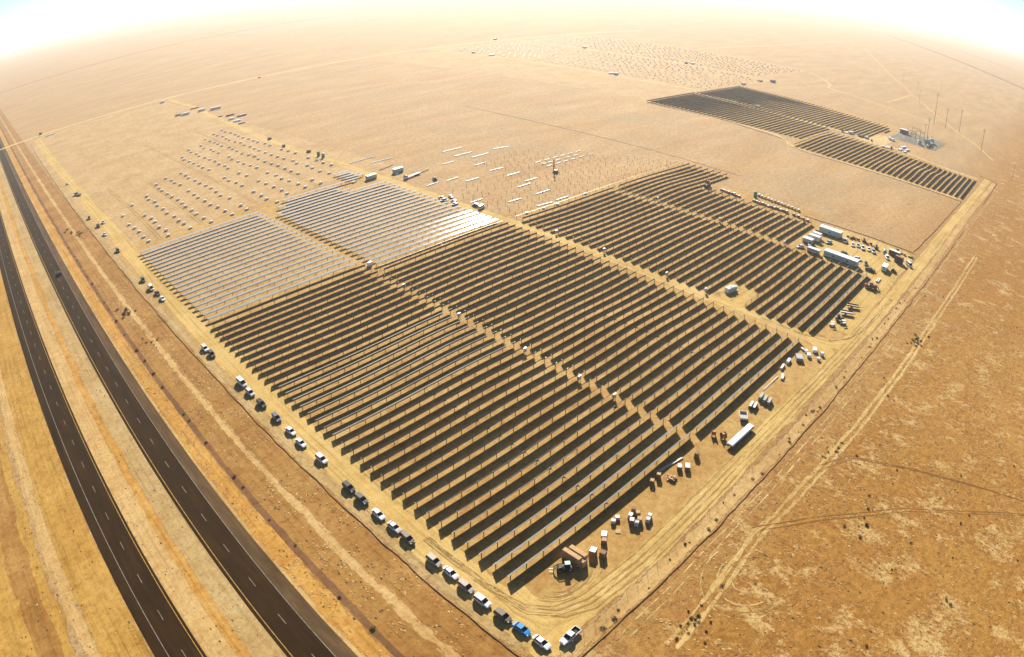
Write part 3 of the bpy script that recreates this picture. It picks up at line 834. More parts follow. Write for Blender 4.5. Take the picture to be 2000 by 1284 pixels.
def cluster(px, py, n, rx, ry, where, s=(0.35, 0.9)):
    cx, cy = spot(px, py)
    for i in range(n):
        shrub(cx + random.gauss(0, rx), cy + random.gauss(0, ry), random.uniform(*s), 'dry shrub %s, %s in the clump' % (where, nth(i + 1)), 'shrubs ' + where)
cluster(1345, 1215, 16, 3, 3, 'at the bottom edge of the open field')
cluster(1790, 668, 14, 4, 2.5, 'beside the vehicle track in the open field', (0.7, 1.5))
cluster(1625, 885, 12, 5, 2, 'on the vehicle track beyond the white tubes')
cluster(148, 455, 12, 2.5, 7, 'on the verge beside the highway', (0.8, 1.8))
cluster(247, 610, 12, 1.8, 3, 'on the verge between ditch and wattle', (0.8, 1.7))
cluster(295, 665, 10, 2, 4, 'in the middle of the highway verge')
cluster(1690, 1025, 8, 5, 2.5, 'where the dark wheel ruts cross', (0.5, 1.1))
for i in range(26):
    y = 60 + i * 14 + random.uniform(-5, 5)
    shrub(41.3 + random.uniform(-.5, .5), y, random.uniform(.6, 1.4), 'dark shrub in the highway ditch, %s from the near end' % nth(i + 1), 'shrubs in the highway ditch')
for i in range(46):
    x, y = random.uniform(95, 330), random.uniform(-70, 44)
    shrub(x, y, random.uniform(.35, .9), 'small lone shrub in the open field, %d metres from the wattle, %d along' % (int(49 - y), int(x)), 'lone shrubs in the open field')

M['straw_tuft'] = plain('bleached_grass', (0.46, 0.315, 0.115), 0.9, 0, 0.25, 3)
M['rust_tuft'] = plain('rusty_grass', (0.30, 0.15, 0.035), 0.9, 0, 0.3, 3)
def tufts(name, n, x0, x1, y0, y1, skip, share):
    mb = MB(); rnd = random.Random(n)
    made = 0
    while made < n:
        x, y = rnd.uniform(x0, x1), rnd.uniform(y0, y1)
        d = noise.noise(Vector((x * 0.11, y * 0.075, 2))) + 0.6 * noise.noise(Vector((x * 0.34, y * 0.25, 9)))
        if skip(x, y) or rnd.random() > 0.5 + 1.1 * d: continue
        made += 1
        z = land(x, y); mat = 'straw_tuft' if rnd.random() < share + 0.5 * d else ('rust_tuft' if rnd.random() < .75 else 'shrub')
        s_ = rnd.uniform(.10, .32); h = rnd.uniform(.05, .16); a = rnd.uniform(0, 6.28)
        k = 5; o = len(mb.v); e = rnd.uniform(1, 2.0)
        for i in range(k):
            b = a + 6.283 * i / k; r_ = s_ * rnd.uniform(.55, 1.2)
            mb.v.append((x + r_ * math.cos(b), y + e * r_ * math.sin(b), z + .035))
        mb.v.append((x + rnd.uniform(-.1, .1), y + rnd.uniform(-.1, .1), z + h))
        for i in range(k): mb.face((o + i, o + (i + 1) % k, o + k), mat)
    ob = obj(name, mb); ob['kind'] = 'stuff'
    return ob
tufts('dry_grass', 9000, 62, 330, -75, 46.5, lambda x, y: False, 0.45)
tufts('verge_grass', 3200, 35, 59, 40, 330, lambda x, y: 48.6 < x < 51.2 or 40 < x < 42.4, 0.30)
tufts('median_grass', 1500, -40, 21, 80, 300, lambda x, y: -6 < x < 7, 0.1)
# ------------------------------------------------------------------ vehicles
def car(kind, col, loc, rz, label, group=None):
    name = {'sedan': 'parked_car', 'suv': 'parked_car', 'pickup': 'pickup_truck', 'van': 'parked_van'}[kind]
    cat = {'sedan': 'car', 'suv': 'car', 'pickup': 'pickup truck', 'van': 'van'}[kind]
    t = thing(name, label, cat, loc, rz, group)
    b = MB(); gl = MB(); rf = MB(); up = 0.0
    if kind == 'sedan':
        b.loft([(-2.36, .60, .42, .80), (-2.28, .78, .30, .92), (-1.7, .88, .24, .98), (-.8, .905, .22, .96), (.8, .905, .22, .95), (1.5, .885, .24, .88), (2.05, .82, .28, .76), (2.34, .66, .36, .64)], col)
        g0, g1, zt, zb = (-1.85, 1.12), (-1.10, 0.30), 1.43, .93
        hw0, hw1 = .80, .60
    elif kind == 'suv':
        b.loft([(-2.36, .72, .42, .98), (-2.26, .86, .32, 1.06), (-1.4, .93, .28, 1.06), (.9, .93, .28, 1.04), (1.6, .91, .3, .99), (2.15, .84, .34, .90), (2.36, .70, .42, .76)], col)
        g0, g1, zt, zb = (-2.22, 1.15), (-1.95, .42), 1.70, 1.02
        hw0, hw1 = .85, .68
    elif kind == 'van':
        b.loft([(-2.75, .86, .40, 1.1), (-2.66, .95, .32, 1.2), (1.1, .98, .32, 1.18), (1.9, .95, .34, 1.08), (2.5, .88, .38, .96), (2.72, .74, .44, .84)], col)
        g0, g1, zt, zb = (-2.62, 1.75), (-2.5, .95), 2.05, 1.14
        hw0, hw1 = .92, .80
    else:
        b.loft([(.55, .94, .36, 1.08), (1.5, .94, .36, 1.06), (2.2, .92, .38, 1.02), (2.65, .86, .42, .94), (2.82, .72, .48, .80)], col)
        b.loft([(-.9, .94, .36, 1.06), (.56, .94, .36, 1.08)], col)
        # open bed: floor, two sides, tailgate
        b.box(-2.8, -.9, -.93, .93, .42, .62, col); b.box(-2.8, -.9, -.94, -.82, .62, 1.07, col); b.box(-2.8, -.9, .82, .94, .62, 1.07, col)
        b.box(-2.86, -2.76, -.94, .94, .5, 1.07, col)
        bl = MB(); bl.box(-2.74, -.92, -.81, .81, .63, .70, 'black'); bl.box(-1.0, -.92, -.81, .81, .70, 1.05, 'black'); bl.box(-2.74, -.92, -.815, -.79, .70, 1.06, 'black'); bl.box(-2.74, -.92, .79, .815, .70, 1.06, 'black')
        obj('bed_liner', bl, t)
        g0, g1, zt, zb = (-.86, 1.30), (-.70, .55), 1.75, 1.04
        hw0, hw1 = .86, .70
    gl.hexa([(g0[0], -hw0, zb), (g0[1], -hw0, zb), (g0[1], hw0, zb), (g0[0], hw0, zb), (g1[0], -hw1, zt), (g1[1], -hw1, zt), (g1[1], hw1, zt), (g1[0], hw1, zt)], 'carglass')
    rf.bevbox(g1[0] - .06, g1[1] + .05, -hw1 - .05, hw1 + .05, zt - .015, zt + .055, col, 0.04)
    m0 = (g0[0] + g0[1]) / 2; m1 = (g1[0] + g1[1]) / 2
    for s in (-1, 1):       # pillars
        for a, c in ((g0[0], g1[0]), (m0, m1), (g0[1], g1[1])):
            rf.tube([(a, s * hw0, zb), (c, s * hw1, zt)], 0.045, col, 4)
    obj('body', b, t); obj('window_glass', gl, t); obj('roof', rf, t)
    wr = .33 if kind == 'sedan' else .39
    wb = {'sedan': (-1.42, 1.42), 'suv': (-1.40, 1.45), 'van': (-1.75, 1.75), 'pickup': (-1.85, 1.85)}[kind]
    for wx in wb:
        for s in (-1, 1):
            wm = MB(); wm.disc((0, 0, 0), (0, 1, 0), wr, .22, 'black', 12); wm.disc((0, s * .1, 0), (0, 1, 0), wr * .6, .05, 'galv', 8)
            o = obj('wheel', wm, t); o.location = (wx, s * .82, wr)
    xf = {'sedan': 2.2, 'suv': 2.24, 'van': 2.58, 'pickup': 2.70}[kind]; zl = {'sedan': .62, 'suv': .78, 'van': .84, 'pickup': .82}[kind]
    for s in (-1, 1):
        l = MB(); l.box(xf - .1, xf + .1, s * .6 - .13, s * .6 + .13, zl, zl + .13, 'lamp'); obj('headlight', l, t)
        l = MB(); xr = -2.78 if kind in ('van', 'pickup') else -2.34; l.box(xr - .06, xr + .08, s * .68 - .1, s * .68 + .1, zl + .08, zl + .22, 'redlamp'); obj('tail_light', l, t)
        l = MB(); l.box(g0[1] - .35, g0[1] - .2, s * (hw0 + .16) - .08, s * (hw0 + .16) + .08, zb + .02, zb + .16, col); obj('mirror', l, t)
    return t
# the row by the wattle, counted from the corner
CARS = [('sedan', 'pearl', 1160, 1203, 'white sedan'), ('sedan', 'azure', 1050, 1128, 'bright blue sedan'), ('suv', 'bronze', 945, 1056, 'dark brown estate car'), ('suv', 'pearl', 830, 972, 'white hatchback'),
        ('suv', 'champagne', 740, 893, 'tan car'), ('sedan', 'pearl', 655, 814, 'white sedan'), ('suv', 'champagne', 562, 748, 'silver gold car'), ('suv', 'bronze', 415, 623, 'dark brown car'),
        ('sedan', 'silver', 340, 560, 'silver sedan'), ('sedan', 'pearl', 252, 488, 'white sedan'), ('suv', 'charcoal', 158, 405, 'dark grey car'), ('suv', 'ink', 88, 340, 'black car')]
kk = 0
GC = 'cars parked along the wattle'
for kind, col, a, b, desc in CARS:
    kk += 1
    x, y = spot(650 + a / 2.853, 834 + b / 2.853, 0.5)
    car(kind, col, (x, y, land(x, y) + .04), R(-90 + random.uniform(-3, 3)), '%s, %s parked vehicle from the corner along the verge' % (desc, nth(kk)), GC)
for kind, col, px, py, desc in [('suv', 'pearl', 627.4, 897), ('sedan', 'pearl', 587, 865), ('sedan', 'pearl', 567, 842), ('suv', 'slate', 539.5, 816), ('suv', 'ink', 510, 789), ('suv', 'silver', 488, 767), ('van', 'pearl', 471.5, 748),
                                ('suv', 'charcoal', 413, 692), ('suv', 'pearl', 399.8, 681), ('sedan', 'pearl', 316.5, 583.5), ('sedan', 'navy', 306.7, 573), ('van', 'pearl', 294.6, 563), ('suv', 'charcoal', 278.7, 547),
                                ('suv', 'ink', 229.6, 489.5), ('sedan', 'pearl', 204.4, 457.5), ('suv', 'ink', 191.5, 441.5), ('sedan', 'lilac', 201.5, 434), ('suv', 'slate', 173.8, 425.5), ('sedan', 'pearl', 131.5, 358.5)] and [
        ('suv', 'pearl', 627.4, 897, 'white estate car'), ('sedan', 'pearl', 587, 865, 'white sedan'), ('sedan', 'pearl', 567, 842, 'white sedan'), ('suv', 'slate', 539.5, 816, 'grey car'), ('suv', 'ink', 510, 789, 'black car'),
        ('suv', 'silver', 488, 767, 'silver car'), ('van', 'pearl', 471.5, 748, 'white van'), ('suv', 'charcoal', 413, 692, 'dark car'), ('suv', 'pearl', 399.8, 681, 'white car'), ('sedan', 'pearl', 316.5, 583.5, 'white sedan'),
        ('sedan', 'navy', 306.7, 573, 'dark blue sedan'), ('van', 'pearl', 294.6, 563, 'white van'), ('suv', 'charcoal', 278.7, 547, 'dark grey car'), ('suv', 'ink', 229.6, 489.5, 'black car'), ('sedan', 'pearl', 204.4, 457.5, 'white sedan'),
        ('suv', 'ink', 191.5, 441.5, 'black car'), ('sedan', 'lilac', 201.5, 434, 'pale lilac car'), ('suv', 'slate', 173.8, 425.5, 'grey car'), ('sedan', 'pearl', 131.5, 358.5, 'white car')]:
    kk += 1
    x, y = spot(px, py, 0.5)
    car(kind, col, (x, y, land(x, y) + .04), R(-90 + random.uniform(-5, 5)), '%s, %s parked vehicle from the corner along the verge' % (desc, nth(kk)), GC)
x, y = spot(650 + 1318 / 2.853, 834 + 1168 / 2.853, 0.6)
car('pickup', 'pearl', (x, y, .05), R(182), 'white pickup truck with black open bed parked at the site corner', None)
x, y = spot(115, 536); car('suv', 'ink', (26.9 + 1.3, y, .05), R(90), 'black car driving alone on the highway', None)
for kind, col, px, py, rz, lab in [
        ('suv', 'slate', 526, 271, 95, 'dark grey car standing on the left edge of the central dirt road, farthest up'), ('suv', 'ink', 553.8, 285, 80, 'black car on the central dirt road by the white bundles'),
        ('suv', 'charcoal', 602.5, 296, 92, 'dark car beside the green toilet cabin on the central dirt road'), ('sedan', 'slate', 506.5, 151.5, 5, 'grey car driving alone on the far access road'),
        ('pickup', 'charcoal', 863.5, 388, 92, 'dark pickup behind another vehicle at the end of the silver rows'), ('pickup', 'silver', 866.5, 392, 90, 'silver pickup at the end of the silver rows'),
        ('suv', 'pearl', 886.3, 394.5, 85, 'white estate car parked on the central dirt road'), ('suv', 'silver', 887.8, 400, 88, 'silver estate car at the near end of the silver rows'),
        ('suv', 'ink', 928.3, 402, 100, 'black car tucked behind the white van on the dirt road'), ('van', 'pearl', 940, 406, 20, 'white van parked across the central dirt road'),
        ('sedan', 'pearl', 879.8, 384.5, 70, 'white car on the far side of the central dirt road')]:
    x, y = spot(px, py, .4); car(kind, col, (x, y, land(x, y) + .05), R(rz), lab, 'vehicles along the central dirt road' if px > 520 else None)
YG = 'vehicles parked in the trailer yard'
for kind, col, px, py, rz, lab in [
        ('pickup', 'pearl', 1650.5, 471.5, 15, 'white pickup at the end of the rear office trailer'), ('sedan', 'pearl', 1664.8, 479, 205, 'white car, 1st in the yard row facing the trailers'),
        ('sedan', 'silver', 1675, 480.5, 205, 'silver car, 2nd in the yard row facing the trailers'), ('pickup', 'pearl', 1684, 485, 205, 'white pickup, 3rd in the yard row facing the trailers'),
        ('sedan', 'pearl', 1696, 488, 205, 'white car, 4th in the yard row facing the trailers'), ('pickup', 'silver', 1705, 492, 205, 'silver pickup, last in the yard row facing the trailers'),
        ('suv', 'pearl', 1732, 504.5, 215, 'white car alone near the blue tank in the yard'), ('van', 'pearl', 1775, 519, 225, 'white van at the yard entrance beside the perimeter track'),
        ('sedan', 'mint', 1618, 474.5, 160, 'pale green car between the small container and the rear office trailer'), ('suv', 'ink', 1649.5, 498, 262, 'black car behind the long front office trailer'),
        ('sedan', 'pearl', 1675, 506.5, 262, 'white car behind the near end of the front office trailer'), ('sedan', 'charcoal', 1690.5, 516, 200, 'dark car at the near end of the front office trailer'),
        ('pickup', 'navy', 1699, 529, 290, 'dark pickup at the end of the first tracker rows'), ('suv', 'pearl', 1581, 478.5, 200, 'white car in front of the small grey container'),
        ('sedan', 'pearl', 1562.5, 483.5, 150, 'white car at the end of the aisle beside the containers')]:
    x, y = spot(px, py, .5); car(kind, col, (x, y, land(x, y) + .05), R(rz), lab, YG)

# ------------------------------------------------------------------ site buildings
def office(cx, cy, L, W_, H_, rz, label, wall='teal', roofm='white', nwin=2, name='office_trailer', steps=True):
    t = thing(name, label, 'site office', (cx, cy, land(cx, cy)), rz)
    b = MB(); b.box(-L / 2, L / 2, -W_ / 2, W_ / 2, .45, H_, wall)
    n = int(L / 1.2)
    for i in range(n + 1):
        x = -L / 2 + .05 + (L - .1) * i / n
        b.box(x - .04, x + .04, -W_ / 2 - .025, -W_ / 2 - .003, .5, H_ - .12, wall); b.box(x - .04, x + .04, W_ / 2 + .003, W_ / 2 + .025, .5, H_ - .12, wall)
    obj('wall', b, t)
    r_ = MB(); r_.hexa([(-L / 2 - .12, -W_ / 2 - .12, H_), (L / 2 + .12, -W_ / 2 - .12, H_), (L / 2 + .12, W_ / 2 + .12, H_), (-L / 2 - .12, W_ / 2 + .12, H_),
                        (-L / 2 - .12, -W_ / 2 - .1, H_ + .14), (L / 2 + .12, -W_ / 2 - .1, H_ + .14), (L / 2 + .12, W_ / 2 + .1, H_ + .2), (-L / 2 - .12, W_ / 2 + .1, H_ + .2)], roofm)
    ro = obj('roof', r_, t)
    s = MB(); s.box(-L / 2 + .1, L / 2 - .1, -W_ / 2 + .1, W_ / 2 - .1, 0, .44, 'dark'); obj('skirting', s, t)
    for i in range(nwin):
        x = -L / 2 + L * (i + .7) / (nwin + .4)
        f = MB(); f.box(x - .55, x + .55, -W_ / 2 - .06, -W_ / 2 - .026, 1.35, 2.3, 'white'); fo = obj('window', f, t)
        p = MB(); p.box(x - .47, x + .47, -W_ / 2 - .075, -W_ / 2 - .062, 1.43, 2.22, 'carglass'); obj('pane', p, fo)
    d = MB(); d.box(L / 2 - 2.2, L / 2 - 1.3, -W_ / 2 - .06, -W_ / 2 - .026, .5, 2.5, 'greyw'); do = obj('door', d, t)
    h = MB(); h.tube([(L / 2 - 1.45, -W_ / 2 - .12, 1.45), (L / 2 - 1.45, -W_ / 2 - .06, 1.45)], .04, 'galv'); obj('handle', h, do)
    a = MB(); a.bevbox(-L / 2 - .5, -L / 2 - .02, -.5, .5, 1.2, 2.3, 'greyw', .05); obj('air_conditioner', a, t)
    if steps:
        st_ = MB()
        for k in range(3): st_.box(L / 2 - 2.3, L / 2 - 1.2, -W_ / 2 - .35 - .3 * k, -W_ / 2 - .08 - .3 * k, 0, .48 - .15 * k, 'wood')
        for s_ in (L / 2 - 2.3, L / 2 - 1.2): st_.tube([(s_, -W_ / 2 - .95, 0), (s_, -W_ / 2 - .95, 1.0), (s_, -W_ / 2 - .1, 1.4)], .03, 'galv', 4)
        obj('steps', st_, t)
    return t
# long sides face the tracker rows (-X); local -Y side is the long visible wall
office(354.6, 110.7, 13.2, 4.2, 3.4, R(-90), 'long white office trailer farthest back in the yard, with one window and steps', 'teal', 'white', 1)
office(322.3, 92.4, 18.8, 3.9, 3.2, R(-90), 'longest white office trailer, standing at the ends of the tracker rows', 'teal', 'white', 2)
office(319.6, 107.2, 6.6, 2.2, 2.5, R(-90), 'short grey container just behind the longest office trailer', 'greyw', 'white', 0, 'storage_container', False)
office(337.2, 114, 6.2, 2.4, 2.9, R(-90), 'white container with a dark hatch beside the grey shed', 'cream', 'white', 1, 'storage_container', False)
office(331.0, 115.2, 5.4, 3.2, 2.5, R(-90), 'low grey shed next to the white container', 'greyw', 'cream', 0, 'storage_shed', False)
office(342.6, 114.6, 5.0, 2.0, 2.8, R(-90), 'narrow white container behind the shed and near the rear trailer', 'cream', 'white', 0, 'storage_container', False)
office(332.0, 70.6, 5.8, 2.8, 2.6, R(5), 'square open-fronted white cabin standing alone in the yard', 'cream', 'white', 1, 'site_cabin', False)
office(229.6, 357.5, 7.2, 2.6, 2.7, R(4), 'white inverter cabin standing among the flat silver rows', 'teal', 'white', 0, 'inverter_cabin', False)
office(249.5, 356.0, 7.2, 2.6, 2.8, R(4), 'white cabin across the central dirt road from the inverter cabin', 'teal', 'white', 0, 'inverter_cabin', False)

def inverter(cx, cy, rz, label):
    t = thing('inverter_skid', label, 'inverter', (cx, cy, land(cx, cy)), rz)
    p = MB(); p.box(-3.4, 3.4, -1.6, 1.6, 0, .25, 'concrete'); obj('base_pad', p, t)
    for i, (x, l, h, m_) in enumerate(((-2.2, 1.9, 2.3, 'white'), (-.1, 1.8, 2.5, 'white'), (1.9, 1.7, 2.1, 'teal'))):
        c = MB(); c.bevbox(x - l / 2, x + l / 2, -1.1, 1.1, .26, h, m_, .06)
        for k in range(4): c.box(x - l / 2 + .1, x + l / 2 - .1, -1.13, -1.105, .6 + .35 * k, .75 + .35 * k, 'greyw')
        o = obj('cabinet', c, t)
        f = MB(); f.disc((x, 0, h + .06), (0, 0, 1), .5, .12, 'greyw', 10); obj('fan', f, o)
    return t
inverter(247.6, 117.0, R(-12), 'white inverter and transformer cabinets in the clearing beside the central dirt road')
inverter(660, 308, R(80), 'white inverter cabinets in the middle aisle of the far array')
def combiner(px, py, label, h=2.3):
    x, y, z = at(px, py)
    t = thing('combiner_box', label, 'electrical box', (x, y, z), R(90), 'electrical boxes on posts')
    p = MB(); p.box(-.06, .06, -.5, -.4, 0, h - .3, 'galv'); p.box(-.06, .06, .4, .5, 0, h - .3, 'galv'); obj('post', p, t)
    b = MB(); b.bevbox(-.16, .3, -.62, .62, .8, h, 'greyw', .05); obj('cabinet', b, t)
    r_ = MB(); r_.hexa([(-.3, -.75, h), (.5, -.75, h), (.5, .75, h), (-.3, .75, h), (-.2, -.7, h + .12), (.35, -.7, h + .12), (.35, .7, h + .12), (-.2, .7, h + .12)], 'white'); obj('sun_shade', r_, t)
for i, (px, py) in enumerate([(1199, 783), (1131, 747), (1025, 692), (896.5, 624), (789, 565)]):
    combiner(px, py, 'white capped electrical box in the narrow aisle, %s from the near end' % nth(i + 1))
for i, (px, py) in enumerate([(1377, 573), (1301, 542), (1179, 496), (1086, 461)]):
    combiner(px, py, 'white electrical box along the central dirt road, %s from the inverter clearing' % nth(i + 1))
for i, (px, py) in enumerate([(1531, 481), (1404, 436), (1284, 395)]):
    combiner(px, py, 'pale electrical box in the rear aisle, %s from the trailers' % nth(i + 1))
x, y, z = at(722, 519)
t = thing('equipment_box', 'white equipment box at the aisle end beside the silver rows', 'electrical box', (x, y, z), R(20))
b = MB(); b.bevbox(-1.2, 1.2, -.8, .8, .15, 1.9, 'white', .08); obj('cabinet', b, t); b = MB(); b.box(-1.4, 1.4, -1, 1, 0, .15, 'concrete'); obj('base_pad', b, t)

# ------------------------------------------------------------------ yard goods
def load(px, py, dims, rz, body, label, cat='crate', name='crate', top=None, pallet=True, xy=None, group=None, strap=True):
    x, y = xy or spot(px, py); l, wd, h = dims
    t = thing(name, label, cat, (x, y, land(x, y) + .045), rz, group)
    z = 0.0
    if pallet:
        p = MB()
        for s in (-1, 0, 1): p.box(-l / 2, l / 2, s * (wd / 2 - .06) - .05, s * (wd / 2 - .06) + .05, 0, .09, 'wood')
        for k in range(6): p.box(-l / 2 + k * l / 6 + .02, -l / 2 + (k + 1) * l / 6 - .04, -wd / 2, wd / 2, .095, .12, 'wood')
        obj('pallet', p, t); z = .125
    b = MB(); b.bevbox(-l / 2 + .02, l / 2 - .02, -wd / 2 + .02, wd / 2 - .02, z, z + h, body, min(.06, h * .2), top)
    if strap:
        for s in (-.25, .25): b.box(s * l - .03, s * l + .03, -wd / 2, wd / 2, z + .01, z + h + .012, 'dark' if body != 'dark' else 'galv')
    obj('load', b, t)
    return t
def c6(a, b): return 1040 + a / 7.13, 960 + b / 7.13
def c8(a, b): return 1360 + a / 7.13, 680 + b / 7.13
def c9(a, b): return 1260 + a / 9.786, 860 + b / 9.786
G6 = 'boxes and crates along the near perimeter track'
ITEMS = [  # brown bodies with lighter tops put sunlit upper faces into the colour
    (c6(535, 965), (4.6, 1.15, 2.1), 92, 'card', 'long tan stacked boxes beside the tractor, front of the pair', 'card'), (c6(622, 925), (4.4, 1.15, 2.1), 92, 'card', 'long tan stacked boxes beside the tractor, rear of the pair', 'card'),
    (c6(678, 1035), (1.5, 1.4, 1.7), 92, 'card', 'single cardboard box just behind the tractor', 'card'), (c6(830, 880), (1.6, 1.5, 1.5), 20, 'brown', 'brown crate heaped with torn packing near the boxes', 'wrap'),
    (c6(970, 910), (1.3, 1.3, 1.4), 10, 'brown', 'brown open crate next to the crate heaped with packing', None), (c6(985, 720), (1.2, 1.2, 1.1), 30, 'brown', 'brown box with a sunlit tan top standing alone', 'card'),
    (c6(990, 605), (1.7, 1.3, .35), 35, 'white', 'flat white package lying beyond the sunlit-topped box', 'white'), (c6(1185, 560), (1.4, 1.2, .12), 35, 'card', 'flat tan board lying alone on the dirt', 'card'),
    (c6(1115, 440), (1.0, 1.1, .8), 40, 'greyw', 'grey box nearest the tracker shadow, left of a pair', 'cream'), (c6(1172, 385), (1.1, 1.1, .7), 40, 'greyw', 'grey box nearest the tracker shadow, right of a pair', 'cream'),
    (c6(1395, 290), (1.0, 1.0, 1.2), 30, 'brown', 'dark brown crate at the back of the mixed goods cluster', None), (c6(1355, 365), (1.2, 1.0, 1.0), 15, 'wrap', 'white wrapped bale at the left of the mixed goods cluster', 'wrap'),
    (c6(1455, 340), (1.1, 1.1, 1.1), 50, 'brown', 'brown crate in the middle of the mixed goods cluster', 'card'), (c6(1370, 450), (1.2, 1.1, 1.3), 30, 'brown', 'brown crate with a white-lit top at the front left of the mixed cluster', 'white'),
    (c6(1480, 430), (1.3, 1.2, 1.2), 30, 'card', 'tan box at the front right of the mixed goods cluster', 'card'), (c6(1440, 480), (1.0, 1.0, 1.2), 25, 'greyw', 'grey bale at the very front of the mixed goods cluster', None),
    (c6(1620, 375), (1.0, 1.0, 1.1), 20, 'greyw', 'grey bale right of the mixed cluster, rear of two', 'wrap'), (c6(1598, 425), (1.3, 1.0, 1.0), 20, 'greyw', 'grey bale right of the mixed cluster, front of two', None),
    (c9(115, 840), (1.2, 1.1, 1.1), 25, 'brown', 'box with a sunlit top at the tracker shadow edge, nearest the corner', 'card'), (c9(240, 735), (1.1, 1.1, 1.3), 25, 'brown', 'taller box with a sunlit top at the tracker shadow edge', 'card'),
    (c9(640, 560), (1.5, 1.2, 1.0), 35, 'brown', 'brown crate with white sheets, left of the pair by the rusty pile', 'wrap'), (c9(790, 560), (1.9, 1.3, 1.1), 35, 'brown', 'brown crate with white sheets, right of the pair by the rusty pile', 'wrap'),
    (c8(1470, 30), (1.6, .7, .5), 60, 'white', 'narrow white package nearest the junction of dirt roads', 'white'), (c8(1520, 62), (1.2, 1.2, .7), 35, 'white', 'white carton in the white pile at the road junction, left one', 'white'),
    (c8(1640, 50), (2.4, 1.5, .9), 25, 'white', 'largest white carton in the pile at the road junction', 'white'), (c8(1555, 125), (1.9, 1.2, .9), 30, 'white', 'long white carton at the front of the pile at the road junction', 'white'),
    (c8(1742, 110), (1.2, 1.2, 1.0), 40, 'white', 'white carton at the right end of the pile at the road junction', 'white'), (c8(1690, 175), (1.1, 1.1, .8), 35, 'white', 'small white carton set apart in front of the white pile', 'white'),
    (c8(1420, 165), (3.2, 2.3, 1.1), 33, 'grey_st', 'broad grey bundle stack next to the white cartons', 'concrete'), (c8(1275, 205), (2.7, 1.0, .8), 8, 'white', 'white topped bundle, rear of the two narrow ones in line', 'white'),
    (c8(1190, 285), (3.1, .8, .6), 8, 'white', 'white topped bundle, front of the two narrow ones in line', 'white'), (c8(1190, 425), (2.9, .9, .5), 20, 'white', 'white package lying apart beside the thin poles', 'white'),
    (c8(890, 720), (3.0, .9, 1.1), 8, 'grey_st', 'grey pipe bundle, left of three side by side', 'concrete'), (c8(945, 755), (3.0, .9, 1.1), 8, 'grey_st', 'grey pipe bundle, middle of three side by side', 'concrete'), (c8(1005, 785), (3.0, .9, 1.1), 8, 'grey_st', 'grey pipe bundle, right of three side by side', 'concrete'),
    (c8(750, 830), (3.0, .8, .9), 12, 'dark', 'dark bundle with a white top near the open grey trailer, left one', 'white'), (c8(805, 845), (3.2, .8, .9), 12, 'dark', 'dark bundle with a white top near the open grey trailer, right one', 'white'),
    (c9(965, 330), (1.3, 1.1, 1.3), 20, 'brown', 'dark bin at the corner end of the tracker aisle', None)]
for (px, py), d, rz, m_, lab, top in ITEMS:
    d = (d[0] * 1.15, d[1] * 1.15, d[2] * 1.2)
    load(px, py, d, R(rz), m_, lab, 'box' if m_ in ('card', 'white') else 'crate', 'carton' if m_ in ('card', 'white') else 'crate', top, d[2] > .4, None, G6)

def reel(px, py, r, wd, rz, label, mat='brown'):
    x, y, z = at(px, py)
    t = thing('cable_reel', label, 'cable reel', (x, y, z + .04), rz)
    for s in (-1, 1):
        d = MB(); d.disc((0, s * wd / 2, r), (0, 1, 0), r, .08, mat, 16); obj('flange', d, t)
    d = MB(); d.disc((0, 0, r), (0, 1, 0), r * .62, wd - .1, 'orange', 14); obj('cable', d, t)
    return t
reel(1180 + 1410 / 6.653, 740 + 750 / 6.653, 1.1, 1.2, R(30), 'orange cable reel beside the end of the tracker shadow, left of two')
reel(1180 + 1535 / 6.653, 740 + 780 / 6.653, 1.1, 1.3, R(60), 'brown cable reel beside the long white tube stack, right of two')
# rusty scrap heap
x, y, z = at(*c9(490, 760))
t = thing('scrap_heap', 'rusty brown heap of reels and scrap near the perimeter track', 'scrap heap', (x, y, z + .04))
mb = MB()
for i in range(26):
    a = random.uniform(0, 6.28); rr = random.random() * 1.5
    mb.rbox(rr * math.cos(a), rr * math.sin(a), random.uniform(0, .35) * (2 - rr), random.uniform(.4, 1.2), random.uniform(.15, .5), random.uniform(.15, .6), random.uniform(0, 3), random.choice(('brown', 'rusty', 'rust_red', 'card', 'wood')))
obj('scrap', mb, t)
# thin poles and pipes
def rods(a, b, n, r_, mat, label, name='pipe', cat='pipe', z=.06):
    (x0, y0), (x1, y1) = spot(*a), spot(*b)
    mb = MB()
    L = math.hypot(x1 - x0, y1 - y0)
    for k in range(n):
        o = (k - (n - 1) / 2) * r_ * 3.2
        mb.tube([(-L / 2, o, r_), (L / 2 + random.uniform(-.4, .2), o * random.uniform(.6, 1.2), r_)], r_, mat, 6)
        mb.disc((-L / 2, o, r_), (1, 0, 0), r_ * 1.25, .2, 'galv', 6)
    ob = obj(name, mb); cx, cy = (x0 + x1) / 2, (y0 + y1) / 2
    ob.location = (cx, cy, land(cx, cy) + z); ob.rotation_euler = (0, 0, math.atan2(y1 - y0, x1 - x0))
    return tag(ob, label, cat)
rods(c8(925, 605), c8(1130, 410), 2, .09, 'wrap', 'two thin white poles lying beside the tracker shadow')
rods(c9(250, 610), c9(700, 355), 2, .16, 'galv', 'long grey pipe lying half in the first row shadow')
rods((1712, 553), (1717, 546), 2, .3, 'wrap', 'short white roll lying near the dark pickup')
# A-frame stand
x, y, z = at(*c9(985, 225))
t = thing('frame_stand', 'dark steel frame stand at the end of the near aisle', 'stand', (x, y, z + .03), R(20))
mb = MB()
for s in (-1, 1): mb.tube([(s * .9, -.4, 0), (s * .9, 0, 1.5), (s * .9, .4, 0)], .05, 'rusty', 5)
mb.tube([(-.9, 0, 1.5), (.9, 0, 1.5)], .05, 'rusty', 5); obj('frame', mb, t)
